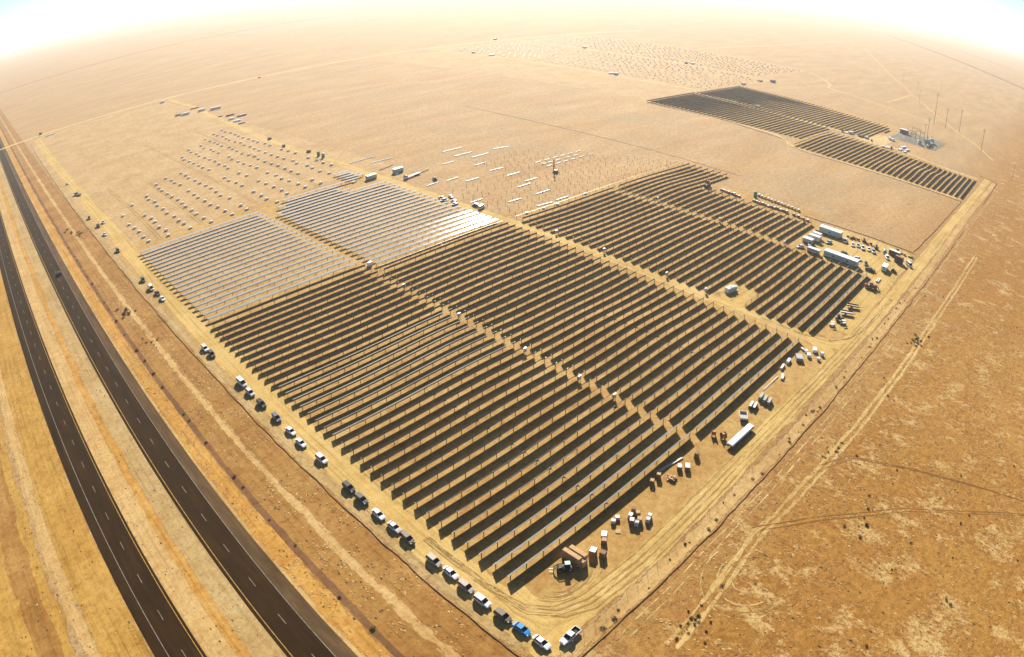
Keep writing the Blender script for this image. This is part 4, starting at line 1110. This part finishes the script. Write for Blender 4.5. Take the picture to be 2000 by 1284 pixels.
# long stack of white tubes on a trailer
t = thing('tube_trailer', 'flatbed trailer loaded with long white tubes beside the perimeter track', 'trailer', (159.9, 63.6, .06), R(-1))
mb = MB(); mb.box(-6.6, 6.6, -1.2, 1.2, .85, 1.05, 'dark'); mb.box(-6.6, 6.6, -.5, -.3, .6, .84, 'dark'); mb.box(-6.6, 6.6, .3, .5, .6, .84, 'dark'); obj('deck', mb, t)
for wx in (-4.2, -3.1, 4.6):
    for s in (-1, 1):
        m2 = MB(); m2.disc((0, 0, 0), (0, 1, 0), .42, .3, 'black', 12); o = obj('wheel', m2, t); o.location = (wx, s * 1.0, .42)
for k in range(7):
    m2 = MB(); m2.tube([(-6.7 + random.uniform(0, .15), 0, 0), (6.7 - random.uniform(0, .15), 0, 0)], .155, 'white', 8); o = obj('tube', m2, t); o.location = (0, (k - 3) * .335, 1.22)
for k in range(6):
    m2 = MB(); m2.tube([(-6.7 + random.uniform(0, .15), 0, 0), (6.7 - random.uniform(0, .15), 0, 0)], .155, 'white', 8); o = obj('tube', m2, t); o.location = (0, (k - 2.5) * .335, 1.52)
# open grey trailer
x, y, z = at(*c8(640, 985))
t = thing('dump_trailer', 'open topped grey box trailer near the long white tubes', 'trailer', (x, y, z + .05), R(33))
mb = MB(); mb.box(-1.9, 1.9, -1.2, 1.2, .6, .7, 'concrete')
for a in ((-1.9, 1.9, -1.26, -1.16), (-1.9, 1.9, 1.16, 1.26), (-1.96, -1.86, -1.15, 1.15), (1.86, 1.96, -1.15, 1.15)): mb.box(a[0], a[1], a[2], a[3], .71, 1.35, 'cream')
obj('tub', mb, t); mb = MB(); mb.tube([(-1.9, -.5, .6), (-3.3, 0, .55)], .05, 'dark', 5); mb.tube([(-1.9, .5, .6), (-3.3, 0, .55)], .05, 'dark', 5); obj('drawbar', mb, t)
for s in (-1, 1):
    m2 = MB(); m2.disc((0, 0, 0), (0, 1, 0), .38, .25, 'black', 12); o = obj('wheel', m2, t); o.location = (.2, s * 1.05, .38)

# machines
def tractor(loc, rz, body, label, cabm='teal', boom=True, sc=1.0, name='loader', cat='loader', boomz=2.6):
    t = thing(name, label, cat, loc, rz)
    t.scale = (sc, sc, sc)
    b = MB(); b.loft([(-1.9, .75, .6, 1.35), (-1.6, .9, .5, 1.5), (.2, .9, .5, 1.45), (1.5, .7, .55, 1.35), (2.0, .55, .65, 1.15)], body); obj('chassis', b, t)
    c = MB(); c.hexa([(-1.3, -.6, 1.45), (.1, -.6, 1.45), (.1, .6, 1.45), (-1.3, .6, 1.45), (-1.1, -.5, 2.5), (-.1, -.5, 2.5), (-.1, .5, 2.5), (-1.1, .5, 2.5)], 'carglass'); co = obj('cab', c, t)
    r_ = MB(); r_.bevbox(-1.3, .1, -.65, .65, 2.5, 2.62, cabm, .05); obj('cab_roof', r_, co)
    for wx, wr in ((-1.2, .75), (1.4, .6)):
        for s in (-1, 1):
            m2 = MB(); m2.disc((0, 0, 0), (0, 1, 0), wr, .4, 'black', 14); m2.disc((0, s * .2, 0), (0, 1, 0), wr * .5, .06, 'galv', 8); o = obj('wheel', m2, t); o.location = (wx, s * .95, wr)
    if boom:
        m2 = MB(); m2.tube([(-1.4, -.35, 1.7), (1.6, -.35, boomz - .6), (2.9, -.35, .8)], .12, body, 5); m2.tube([(-1.4, .35, 1.7), (1.6, .35, boomz - .6), (2.9, .35, .8)], .12, body, 5); m2.tube([(2.6, -.8, 1.1), (2.6, .8, 1.1)], .07, 'dark', 5); bo = obj('boom', m2, t)
        m2 = MB(); m2.box(2.75, 2.85, -.8, .8, .25, 1.1, 'dark'); m2.box(2.85, 4.0, -.5, -.38, .25, .33, 'galv'); m2.box(2.85, 4.0, .38, .5, .25, .33, 'galv'); obj('fork', m2, bo)
    return t
x, y, z = at(*c6(440, 1090)); tractor((x, y, z + .05), R(140), 'dark', 'dark forklift tractor with pale cab roof at the site corner', 'mint', name='forklift', cat='forklift', sc=0.95)
x, y, z = at(1744, 533); tractor((x, y, z + .04), R(250), 'dark', 'small dark loader beside the square cabin in the yard', 'dark', sc=.7)
x, y, z = at(1702, 570); t = tractor((303.2, 68.4, .05), R(-68), 'rust_red', 'red trenching machine at the end of the first tracker row', 'rust_red', True, 1.15, 'trencher', 'trencher', 2.2)
mb = MB(); mb.bevbox(-3.4, -1.9, -.8, .8, .5, 1.7, 'rust_red', .08); mb.tube([(-3.4, -.6, 1.6), (2.3, -.6, 2.1)], .09, 'lamp', 5); mb.tube([(-3.4, .6, 1.6), (2.3, .6, 2.1)], .09, 'lamp', 5); obj('digging_chain_guard', mb, t)
x, y, z = at(1381, 367); tractor((x, y, z), R(200), 'rust_red', 'red telescopic machine at the end of the long rows', 'rust_red', True, 1.5, 'telehandler', 'telehandler', 4.4)
x, y, z = at(1710, 486); tractor((x, y, z), R(30), 'rust_red', 'rusty red machine behind the row of parked yard cars, right one', 'rust_red', False, .9, 'tractor', 'tractor')
x, y, z = at(1686, 473); tractor((x, y, z), R(30), 'rust_red', 'rusty red machine behind the row of parked yard cars, left one', 'brown', False, .9, 'tractor', 'tractor')
x, y, z = at(930.5, 390); x, y, z = at(880, 352)
tractor((*spot(849, 352.5), 0), R(70), 'dark', 'dark machine among the tubes in the post field', 'dark', True, .9)
# pile driver
x, y = spot(1084.5, 338)
t = thing('pile_driver', 'tracked pile driver with a tall dark mast in the post field', 'pile driver', (x, y, land(x, y)), R(170))
for s in (-1, 1):
    m2 = MB(); m2.bevbox(-1.7, 1.7, s * .9 - .25, s * .9 + .25, 0, .75, 'black', .15); obj('track', m2, t)
m2 = MB(); m2.bevbox(-1.5, .9, -.8, .8, .76, 2.0, 'slate', .1); obj('body', m2, t)
m2 = MB(); m2.box(1.25, 1.65, -.22, .22, .1, 9.2, 'dark'); m2.box(1.1, 1.9, -.35, .35, 8.6, 9.3, 'dark'); m2.tube([(-.8, 0, 2), (1.3, 0, 6)], .1, 'dark', 5); m2.bevbox(1.66, 2.1, -.25, .25, 4.2, 5.4, 'rusty', .05); obj('mast', m2, t)
# trailers parked by the first rows of the rear block
for i, (cx, cy, m_, lab) in enumerate(((275.6, 69.0, 'wood', 'flat timber decked trailer nearest the red trencher'), (267.0, 68.8, 'cream', 'pale topped trailer, middle of the three near the road bend'))):
    t = thing('flat_trailer', lab, 'trailer', (cx, cy, .05), R(-65), 'trailers parked in the first row shadow')
    mb = MB(); mb.box(-2.8, 2.8, -1.1, 1.1, .8, .95, 'dark', m_)
    for k in range(7): mb.box(-2.75 + k * .8, -2.1 + k * .8, -1.12, 1.12, .955, 1.0, m_)
    mb.box(-2.8, 2.8, -1.15, -1.05, .95, 1.35, 'dark'); mb.box(-2.8, 2.8, 1.05, 1.15, .95, 1.35, 'dark'); obj('deck', mb, t)
    mb = MB(); mb.tube([(2.8, -.6, .8), (4.3, 0, .6)], .06, 'dark', 5); mb.tube([(2.8, .6, .8), (4.3, 0, .6)], .06, 'dark', 5); obj('drawbar', mb, t)
    for s in (-1, 1):
        m2 = MB(); m2.disc((0, 0, 0), (0, 1, 0), .42, .28, 'black', 12); o = obj('wheel', m2, t); o.location = (-.6, s * 1.0, .42)
tractor((259.2, 69.3, .05), R(-65), 'dark', 'dark tractor parked between the trailers and the white carts', 'dark', False, 1.0, 'tractor', 'tractor')
for i, (cx, cy) in enumerate(((251.9, 69.9), (257.0, 66.6))):
    t = thing('utility_cart', ('white roofed utility cart in the row shadow', 'white roofed utility cart nearest the road bend')[i], 'utility cart', (cx, cy, .05), R(-50), 'white carts by the road bend')
    mb = MB(); mb.loft([(-1.3, .55, .35, .8), (0, .62, .3, .75), (1.1, .6, .32, .85), (1.35, .45, .4, .7)], 'cream'); obj('body', mb, t)
    mb = MB(); mb.bevbox(-.9, .8, -.6, .6, 1.75, 1.85, 'white', .04); [mb.tube([(a, b, .7), (a, b, 1.76)], .03, 'dark', 4) for a in (-.85, .75) for b in (-.55, .55)]; obj('roof', mb, t)
    for wx in (-.9, .9):
        for s in (-1, 1):
            m2 = MB(); m2.disc((0, 0, 0), (0, 1, 0), .28, .2, 'black', 10); o = obj('wheel', m2, t); o.location = (wx, s * .55, .28)
# yard: dark screens, tank, containers
t = thing('dark_container', 'tall dark container standing at the yard entrance', 'container', (349.3, 67.4, land(349, 67)), R(-100))
mb = MB(); mb.box(-2.3, 2.3, -1.1, 1.1, .15, 3.6, 'dark', 'brown')
for k in range(12): mb.box(-2.2 + k * .38, -2.05 + k * .38, -1.14, -1.103, .3, 3.5, 'dark'); mb.box(-2.2 + k * .38, -2.05 + k * .38, 1.103, 1.14, .3, 3.5, 'dark')
obj('wall', mb, t); mb = MB(); mb.box(2.31, 2.36, -1.0, 1.0, .2, 3.5, 'rusty'); obj('door', mb, t)
t = thing('dark_container', 'low dark container behind the tall one, beside the wattle', 'container', (357.5, 72.2, land(357, 72)), R(-95))
mb = MB(); mb.box(-3.3, 3.3, -1.2, 1.2, .15, 2.8, 'brown', 'cream')
for k in range(16): mb.box(-3.2 + k * .4, -3.05 + k * .4, -1.24, -1.203, .3, 2.7, 'dark')
obj('wall', mb, t); mb = MB(); mb.box(3.31, 3.36, -1.1, 1.1, .2, 2.7, 'rusty'); obj('door', mb, t)
x, y, z = at(1727, 496)
t = thing('water_tank', 'blue water tank on a cart in the yard', 'water tank', (x, y, z), R(20))
mb = MB(); mb.tube([(-1.6, 0, 1.3), (-1.45, 0, 1.3), (1.45, 0, 1.3), (1.6, 0, 1.3)], [.7, 1.0, 1.0, .7], 'blue', 14); obj('tank', mb, t); mb = MB(); mb.box(-1.7, 1.7, -.8, .8, .2, .4, 'dark'); obj('frame', mb, t)
for i, (px, py) in enumerate([(1655, 463), (1661, 467), (1667, 468), (1675, 470), (1693, 478), (1700, 479), (1752, 489), (1760, 497), (1766, 500), (1775, 503), (1780, 505), (1591, 461), (1595, 452), (1571, 436)]):
    load(px, py, (random.uniform(1, 2.4), random.uniform(.9, 1.5), random.uniform(.5, 1.4)), R(random.uniform(0, 90)), random.choice(('brown', 'dark', 'card', 'rusty')),
         'brown crate among the yard clutter by the wattle, %s from the rear trailer' % nth(i + 1), 'crate', 'crate', random.choice(('wood', 'card', None)), True, None, 'yard clutter by the wattle')
# timber crates along the back edge
k = 0
for (xa, ya), (xb, yb), n, s in (((380.5, 172), (375.5, 140), 14, 1.0), ((377.5, 168), (367, 136), 0, 1.0)):
    for i in range(n):
        f = i / max(1, n - 1); k += 1
        load(0, 0, (2.4, 1.1, 1.25), R(8 + random.uniform(-6, 6)), 'wood', 'pale timber crate standing in the long row along the wattle, %s from the green cabin' % nth(k), 'crate', 'timber_crate', 'wrap' if i % 3 else 'wood', True, (xa + (xb - xa) * f + random.uniform(-.3, .3), ya + (yb - ya) * f), 'timber crates along the wattle')
k = 0
for (xa, ya), (xb, yb), n in (((369.5, 190.5), (367.6, 177), 8), ((367.6, 167), (366.8, 144), 12), ((366, 139), (364, 129), 4)):
    for i in range(n):
        f = i / max(1, n - 1); k += 1
        load(0, 0, (2.2, 1.5, random.uniform(.8, 1.4)), R(random.uniform(-8, 8)), 'brown' if i % 3 == 1 else 'card', 'tan stacked goods close to the short row ends, %s from the red machine' % nth(k), 'crate', 'crate', 'wrap' if i % 2 else 'wood', True, (xa + (xb - xa) * f + random.uniform(-.5, .5), ya + (yb - ya) * f), 'stacked goods behind the short rows')
def toilet(x, y, mat, label):
    t = thing('toilet_cabin', label, 'portable toilet', (x, y, land(x, y)), R(40))
    mb = MB(); mb.bevbox(-.6, .6, -.6, .6, .1, 2.1, mat, .06); obj('wall', mb, t); mb = MB(); mb.hexa([(-.65, -.65, 2.1), (.65, -.65, 2.1), (.65, .65, 2.1), (-.65, .65, 2.1), (-.4, -.4, 2.4), (.4, -.4, 2.4), (.4, .4, 2.4), (-.4, .4, 2.4)], 'white' if mat != 'green' else 'green'); obj('roof', mb, t)
    mb = MB(); mb.box(-.45, .45, -.64, -.602, .15, 2.0, mat); obj('door', mb, t)
    t.scale = (1.5, 1.5, 1.5)
toilet(*spot(1474, 386), 'green', 'dark green cabin standing alone behind the timber crates')
toilet(*spot(622, 305), 'green', 'green toilet cabin on the central dirt road')
toilet(*spot(631, 308), 'blue', 'blue toilet cabin on the central dirt road')
# lorry and stacks across the central road
def lorry(x, y, rz, cabm, bedm, label, L=7.0):
    t = thing('lorry', label, 'lorry', (x, y, land(x, y) + .03), rz)
    b = MB(); b.loft([(1.6, 1.1, .5, 2.3), (2.6, 1.15, .45, 2.5), (3.6, 1.1, .5, 1.6), (3.9, 1.0, .55, 1.4)], cabm); obj('cab', b, t)
    gl = MB(); gl.hexa([(2.62, -1.0, 1.62), (3.4, -1.0, 1.62), (3.4, 1.0, 1.62), (2.62, 1.0, 1.62), (2.62, -.95, 2.45), (2.9, -.95, 2.45), (2.9, .95, 2.45), (2.62, .95, 2.45)], 'carglass'); obj('windscreen', gl, t)
    d = MB(); d.box(-L + 1.6, 1.5, -1.2, 1.2, .9, 1.15, bedm); d.box(1.4, 1.5, -1.2, 1.2, 1.16, 2.1, bedm); obj('bed', d, t)
    for wx in (2.8, -L + 3.2, -L + 4.4):
        for s in (-1, 1):
            m2 = MB(); m2.disc((0, 0, 0), (0, 1, 0), .5, .3, 'black', 12); o = obj('wheel', m2, t); o.location = (wx, s * .98, .5)
    return t
x, y = spot(797.5, 348); lorry(x, y, R(190), 'lilac', 'dark', 'pale lilac flatbed lorry beside the dirt road, long bed pointing away', 12)
x, y = spot(151, 381); lorry(x, y, R(110), 'pearl', 'black', 'white lorry with dark load parked on the perimeter track')
x, y = spot(1735, 290.5); lorry(x, y, R(-60), 'blue', 'cream', 'blue cabbed lorry with pale bed beside the substation', 9)
x, y = spot(1650, 260); lorry(x, y, R(100), 'charcoal', 'cream', 'dark cabbed lorry with pale bed in the aisle of the far array', 10)
for a, b, lab in (((244, 369), (257, 372.5), 'dark timber stack lying across from the inverter cabins, left one'), ((256, 343), (266, 345), 'dark timber stack right of the lilac lorry')):
    tubes_on_ground(a, b, lab, 1.3, 'rusty')['group'] = 'dark stacks across the central road'
NWG = 'stores at the far end of the central dirt road'
for px, py, d, m_, lab in [(348, 225.5, (7, 3, 2), 'grey_st', 'grey container, left of the pair at the far end of the central road'), (362.5, 224, (9, 3, 2.6), 'white', 'white container, right of the pair at the far end of the central road'),
                           (394, 216.5, (8, 3, 2.5), 'cream', 'pale stack beyond the far end of the central road, left one'), (421, 213, (12, 3, 2.6), 'white', 'long white stack beyond the far end of the central road'),
                           (380, 212, (10, 2, 1.2), 'brown', 'dark low stack beyond the far end of the central road'), (449.5, 225.5, (9, 2.4, 1.4), 'brown', 'brown stack in the far store, rear left'),
                           (472, 226.5, (10, 2.4, 1.6), 'grey_st', 'grey stack in the far store, rear right'), (452, 233, (5, 3, 1.6), 'cream', 'pale stack in the far store, front left'),
                           (463, 237, (7, 3, 1.4), 'white', 'white stack in the far store, front middle'), (472, 241, (6, 2.5, 1.2), 'grey_st', 'grey stack in the far store, front right'), (430, 227.5, (4, 2.5, 1.2), 'greyw', 'small grey box between the two far stores'),
                           (317, 200.5, (6, 4, 2.4), 'wrap', 'white shed at the far corner by the access road'), (98, 263.5, (14, 2, 1.0), 'wrap', 'pale low stack near the highway turn-off'), (79, 262.5, (4, 3, 2.5), 'dark', 'dark box at the highway turn-off')]:
    load(px, py, d, R(random.uniform(-12, 8)), m_, lab, 'stack', 'material_stack', m_, False, None, NWG)
for px, py, d, m_, lab in [(1668 - 6, 262, (8, 3, 2.6), 'cream', 'pale container in the far array aisle'), (1682, 268, (10, 4, 2.0), 'dark', 'dark heap of parts in the far array aisle, left'), (1692, 271, (8, 4, 1.8), 'grey_st', 'grey heap of parts in the far array aisle, right'),
                           (1702, 276.5, (3, 3, 2.4), 'dark', 'small dark box alone in the far array aisle'), (1764, 290, (12, 3, 1.6), 'white', 'long white stack below the substation, rear'), (1758, 294, (9, 3, 1.4), 'wrap', 'white stack below the substation, left'),
                           (1771, 295.5, (9, 3, 1.6), 'white', 'white stack below the substation, right'), (1767, 298.5, (7, 2.5, 1.2), 'wrap', 'white stack below the substation, nearest the tracker rows'),
                           (1737, 273.5, (5, 3, 2.8), 'white', 'white cabin at the edge of the substation, left'), (1743, 276, (5, 3, 2.4), 'cream', 'white cabin at the edge of the substation, right'), (1509, 161.5, (9, 5, 4), 'slate', 'dark blue tank trailer behind the far array'),
                           (1452, 166, (8, 4, 2), 'brown', 'brown stack at the top of the far array'), (1485, 160, (7, 4, 2), 'brown', 'brown stack between the far array and the dark trailer'), (1352, 126, (9, 6, 4), 'wrap', 'white shed on the far field road'), (1340, 125, (5, 6, 4), 'dark', 'dark machine beside the white shed on the far field road'),
                           (1194, 145, (12, 5, 3), 'teal', 'pale green truck on the near road of the far field'), (1203, 147, (8, 5, 4), 'dark', 'dark box next to the green truck on the far field'), (925, 104, (10, 5, 4), 'dark', 'dark box at the start of the far field road'), (960, 109, (12, 5, 3), 'slate', 'grey box along the far field road'), (1142, 94.5, (12, 6, 4), 'slate', 'grey box on the rear far field road'), (967, 78, (10, 6, 4), 'dark', 'dark box at the back corner of the far field'),
                           (773 + 2, 339 + 1, (4, 2, 1.2), 'wrap', 'white bag beside the cabin across the central road'), (690.3, 357, (3, 2.2, 1.6), 'wrap', 'white bundle left alone in front of the inverter cabin'), (1028, 418, (3, 2, 1.2), 'white', 'white box at the edge of the post field, nearest the road'), (1088, 400, (2.6, 1.8, 1.2), 'white', 'white box on the bare tube row, middle'), (1143, 379.5, (2.6, 1.8, 1.2), 'white', 'white box on the bare tube row, far one'),
                           (1061, 408, (2.6, 1.6, 1.0), 'cream', 'pale box on the bare tube row, near one')]:
    d = tuple(c * (0.62 if py < 150 or d[0] < 4.1 else 0.85) for c in d)
    load(px, py, d, R(random.uniform(-20, 20)), m_, lab, 'stack' if d[0] > 3 else 'box', 'material_stack', m_, False, None, None)

# ------------------------------------------------------------------ substation
def prism(x, y, l, wd, h, mat, top, name, label, cat, rz=0):
    t = thing(name, label, cat, (x, y, 0.02), R(rz))
    b = MB(); b.box(-l / 2, l / 2, -wd / 2, wd / 2, 0, h, mat); obj('wall', b, t)
    r_ = MB(); r_.box(-l / 2 - .3, l / 2 + .3, -wd / 2 - .3, wd / 2 + .3, h + .003, h + .35, top); obj('roof', r_, t)
    d = MB(); d.box(-.6, .6, -wd / 2 - .05, -wd / 2 - .004, 0, 2.2, 'dark'); obj('door', d, t)
    return t
prism(736, 163.5, 9, 5, 4.2, 'brown', 'white', 'control_building', 'control building with a white roof in the substation yard', 'building', 90)
for i in range(4):
    x, y = 700 + i * 12.5, (150 if i % 2 else 143)
    t = thing('steel_gantry', 'grey lattice gantry in the substation, %s from the tracker side' % nth(i + 1), 'gantry', (x, y, 0.02), 0, 'substation gantries')
    mb = MB()
    for s in (-5, 5):
        mb.tube([(0, s - .5, 0), (0, s, 9.5)], .14, 'galv', 4); mb.tube([(0, s + .5, 0), (0, s, 9.5)], .14, 'galv', 4)
        for h in range(5): mb.tube([(0, s - .45 + h * .08, 1 + h * 1.7), (0, s + .45 - h * .08, 1.9 + h * 1.7)], .06, 'galv', 3)
        obj('column', mb, t); mb = MB()
    mb = MB(); mb.tube([(0, -5.3, 9.2), (0, 5.3, 9.2)], .16, 'galv', 4); mb.tube([(0, -5.3, 8.5), (0, 5.3, 8.5)], .12, 'galv', 4); obj('beam', mb, t)
    for s in (-3, 0, 3):
        mb = MB(); mb.tube([(0, s, 8.4), (0, s, 7.0)], .15, 'rusty', 5); obj('insulator', mb, t)
for i, (x, y, s) in enumerate(((712, 132, 1.8), (727, 130, 1.6), (701, 138, 1.3))):
    t = thing('transformer', 'grey finned transformer in the substation yard, %s from the tracker side' % ('2nd', '3rd', '1st')[i], 'transformer', (x, y, .02), R(15 * i), 'substation transformers'); t.scale = (s, s, s)
    mb = MB(); mb.bevbox(-1.7, 1.7, -1.1, 1.1, .3, 3.2, 'greyw', .1); obj('tank', mb, t)
    mb = MB(); [mb.box(-1.5 + k * .4, -1.35 + k * .4, -1.7, -1.12, .6, 2.9, 'greyw') for k in range(8)]; obj('radiator', mb, t)
    for k in range(3):
        mb = MB(); mb.tube([(-1 + k, 0, 3.2), (-1 + k, 0, 4.5)], .13, 'rusty', 6); obj('bushing', mb, t)
for i in range(15):
    x, y = 697 + (i % 5) * 11, 123 + (i // 5) * 16 + random.uniform(-2, 2)
    t = thing('busbar_support', 'thin busbar support in the substation, %s in the yard' % nth(i + 1), 'busbar support', (x, y, .02), 0, 'substation busbar supports')
    mb = MB(); mb.tube([(0, 0, 0), (0, 0, 4.5)], .12, 'galv', 5); mb.tube([(-2.5, 0, 4.6), (2.5, 0, 4.6)], .09, 'galv', 4); obj('frame', mb, t)

for i in range(8):
    x, y = 695 + i * 3.4, 127 + (i % 2) * 1.5
    t = thing('switchgear_cabinet', 'grey switchgear cabinet along the near edge of the substation yard, %s from the tracker side' % nth(i + 1), 'electrical box', (x, y, .02), R(5 * i), 'substation switchgear cabinets')
    mb = MB(); mb.bevbox(-1.2, 1.2, -.9, .9, .1, 2.4 + .3 * (i % 3), ('greyw', 'teal', 'brown')[i % 3], .06); obj('cabinet', mb, t)
    mb = MB(); mb.box(-1.0, -.1, -.94, -.903, .3, 2.2, 'greyw'); obj('door', mb, t)
# utility poles along the line road
for x, y, h, lab in ((855, 153, 40, 'tallest utility pole, beside the pale line road above the substation'), (869, 121, 27, 'utility pole at the middle bend of the pale line road'), (778, 79, 25, 'utility pole nearest the substation fence along the line road'),
                     (757, 141, 21, 'utility pole at the outer corner of the substation'), (864, 139, 25, 'thin utility pole between the two taller poles by the line road'), (735, 140, 17, 'short pole inside the substation edge'),
                     (1143, 241, 19, 'small distant pole along the line road, nearer of the far pair'), (1261, 295, 19, 'small distant pole along the line road, farther of the far pair'), (676, 32, 16, 'lone utility pole at the photo side of the far array corner'),
                     (1040, 214, 19, 'thin distant pole where the cross track meets the line road')):
    t = thing('utility_pole', lab, 'utility pole', (x, y, 0), R(25), 'utility poles along the line road')
    r_ = .24 if h > 20 else .17
    mb = MB(); mb.tube([(0, 0, -.5), (0, 0, h)], [r_ * 1.25, r_ * .8], 'pole', 7); obj('pole', mb, t)
    for k, z in enumerate((h - .6, h - 2.4)[:2 if h > 20 else 1]):
        mb = MB(); mb.box(-.14, .14, -1.9, 1.9, z - .14, z + .14, 'pole'); a = obj('crossarm', mb, t)
        for s in (-1.6, 0, 1.6):
            mb = MB(); mb.tube([(0, s, z + .14), (0, s, z + .5)], .1, 'greyw', 5); obj('insulator', mb, a)

# ------------------------------------------------------------------ the hazy air
hz = bpy.data.materials.new('hazy_air')
hz.use_nodes = True
t_ = hz.node_tree
t_.nodes.clear()
pv = t_.nodes.new('ShaderNodeVolumePrincipled')
pv.inputs['Color'].default_value = (1.0, 0.97, 0.92, 1)
pv.inputs['Density'].default_value = 0.000105
pv.inputs['Anisotropy'].default_value = 0.5
oo = t_.nodes.new('ShaderNodeOutputMaterial')
t_.links.new(pv.outputs[0], oo.inputs['Volume'])
M['haze'] = hz
mb = MB(); mb.box(-20500, 20500, -20500, 20500, -3.0, 136.0, 'haze')
o = obj('haze', mb); o['kind'] = 'stuff'
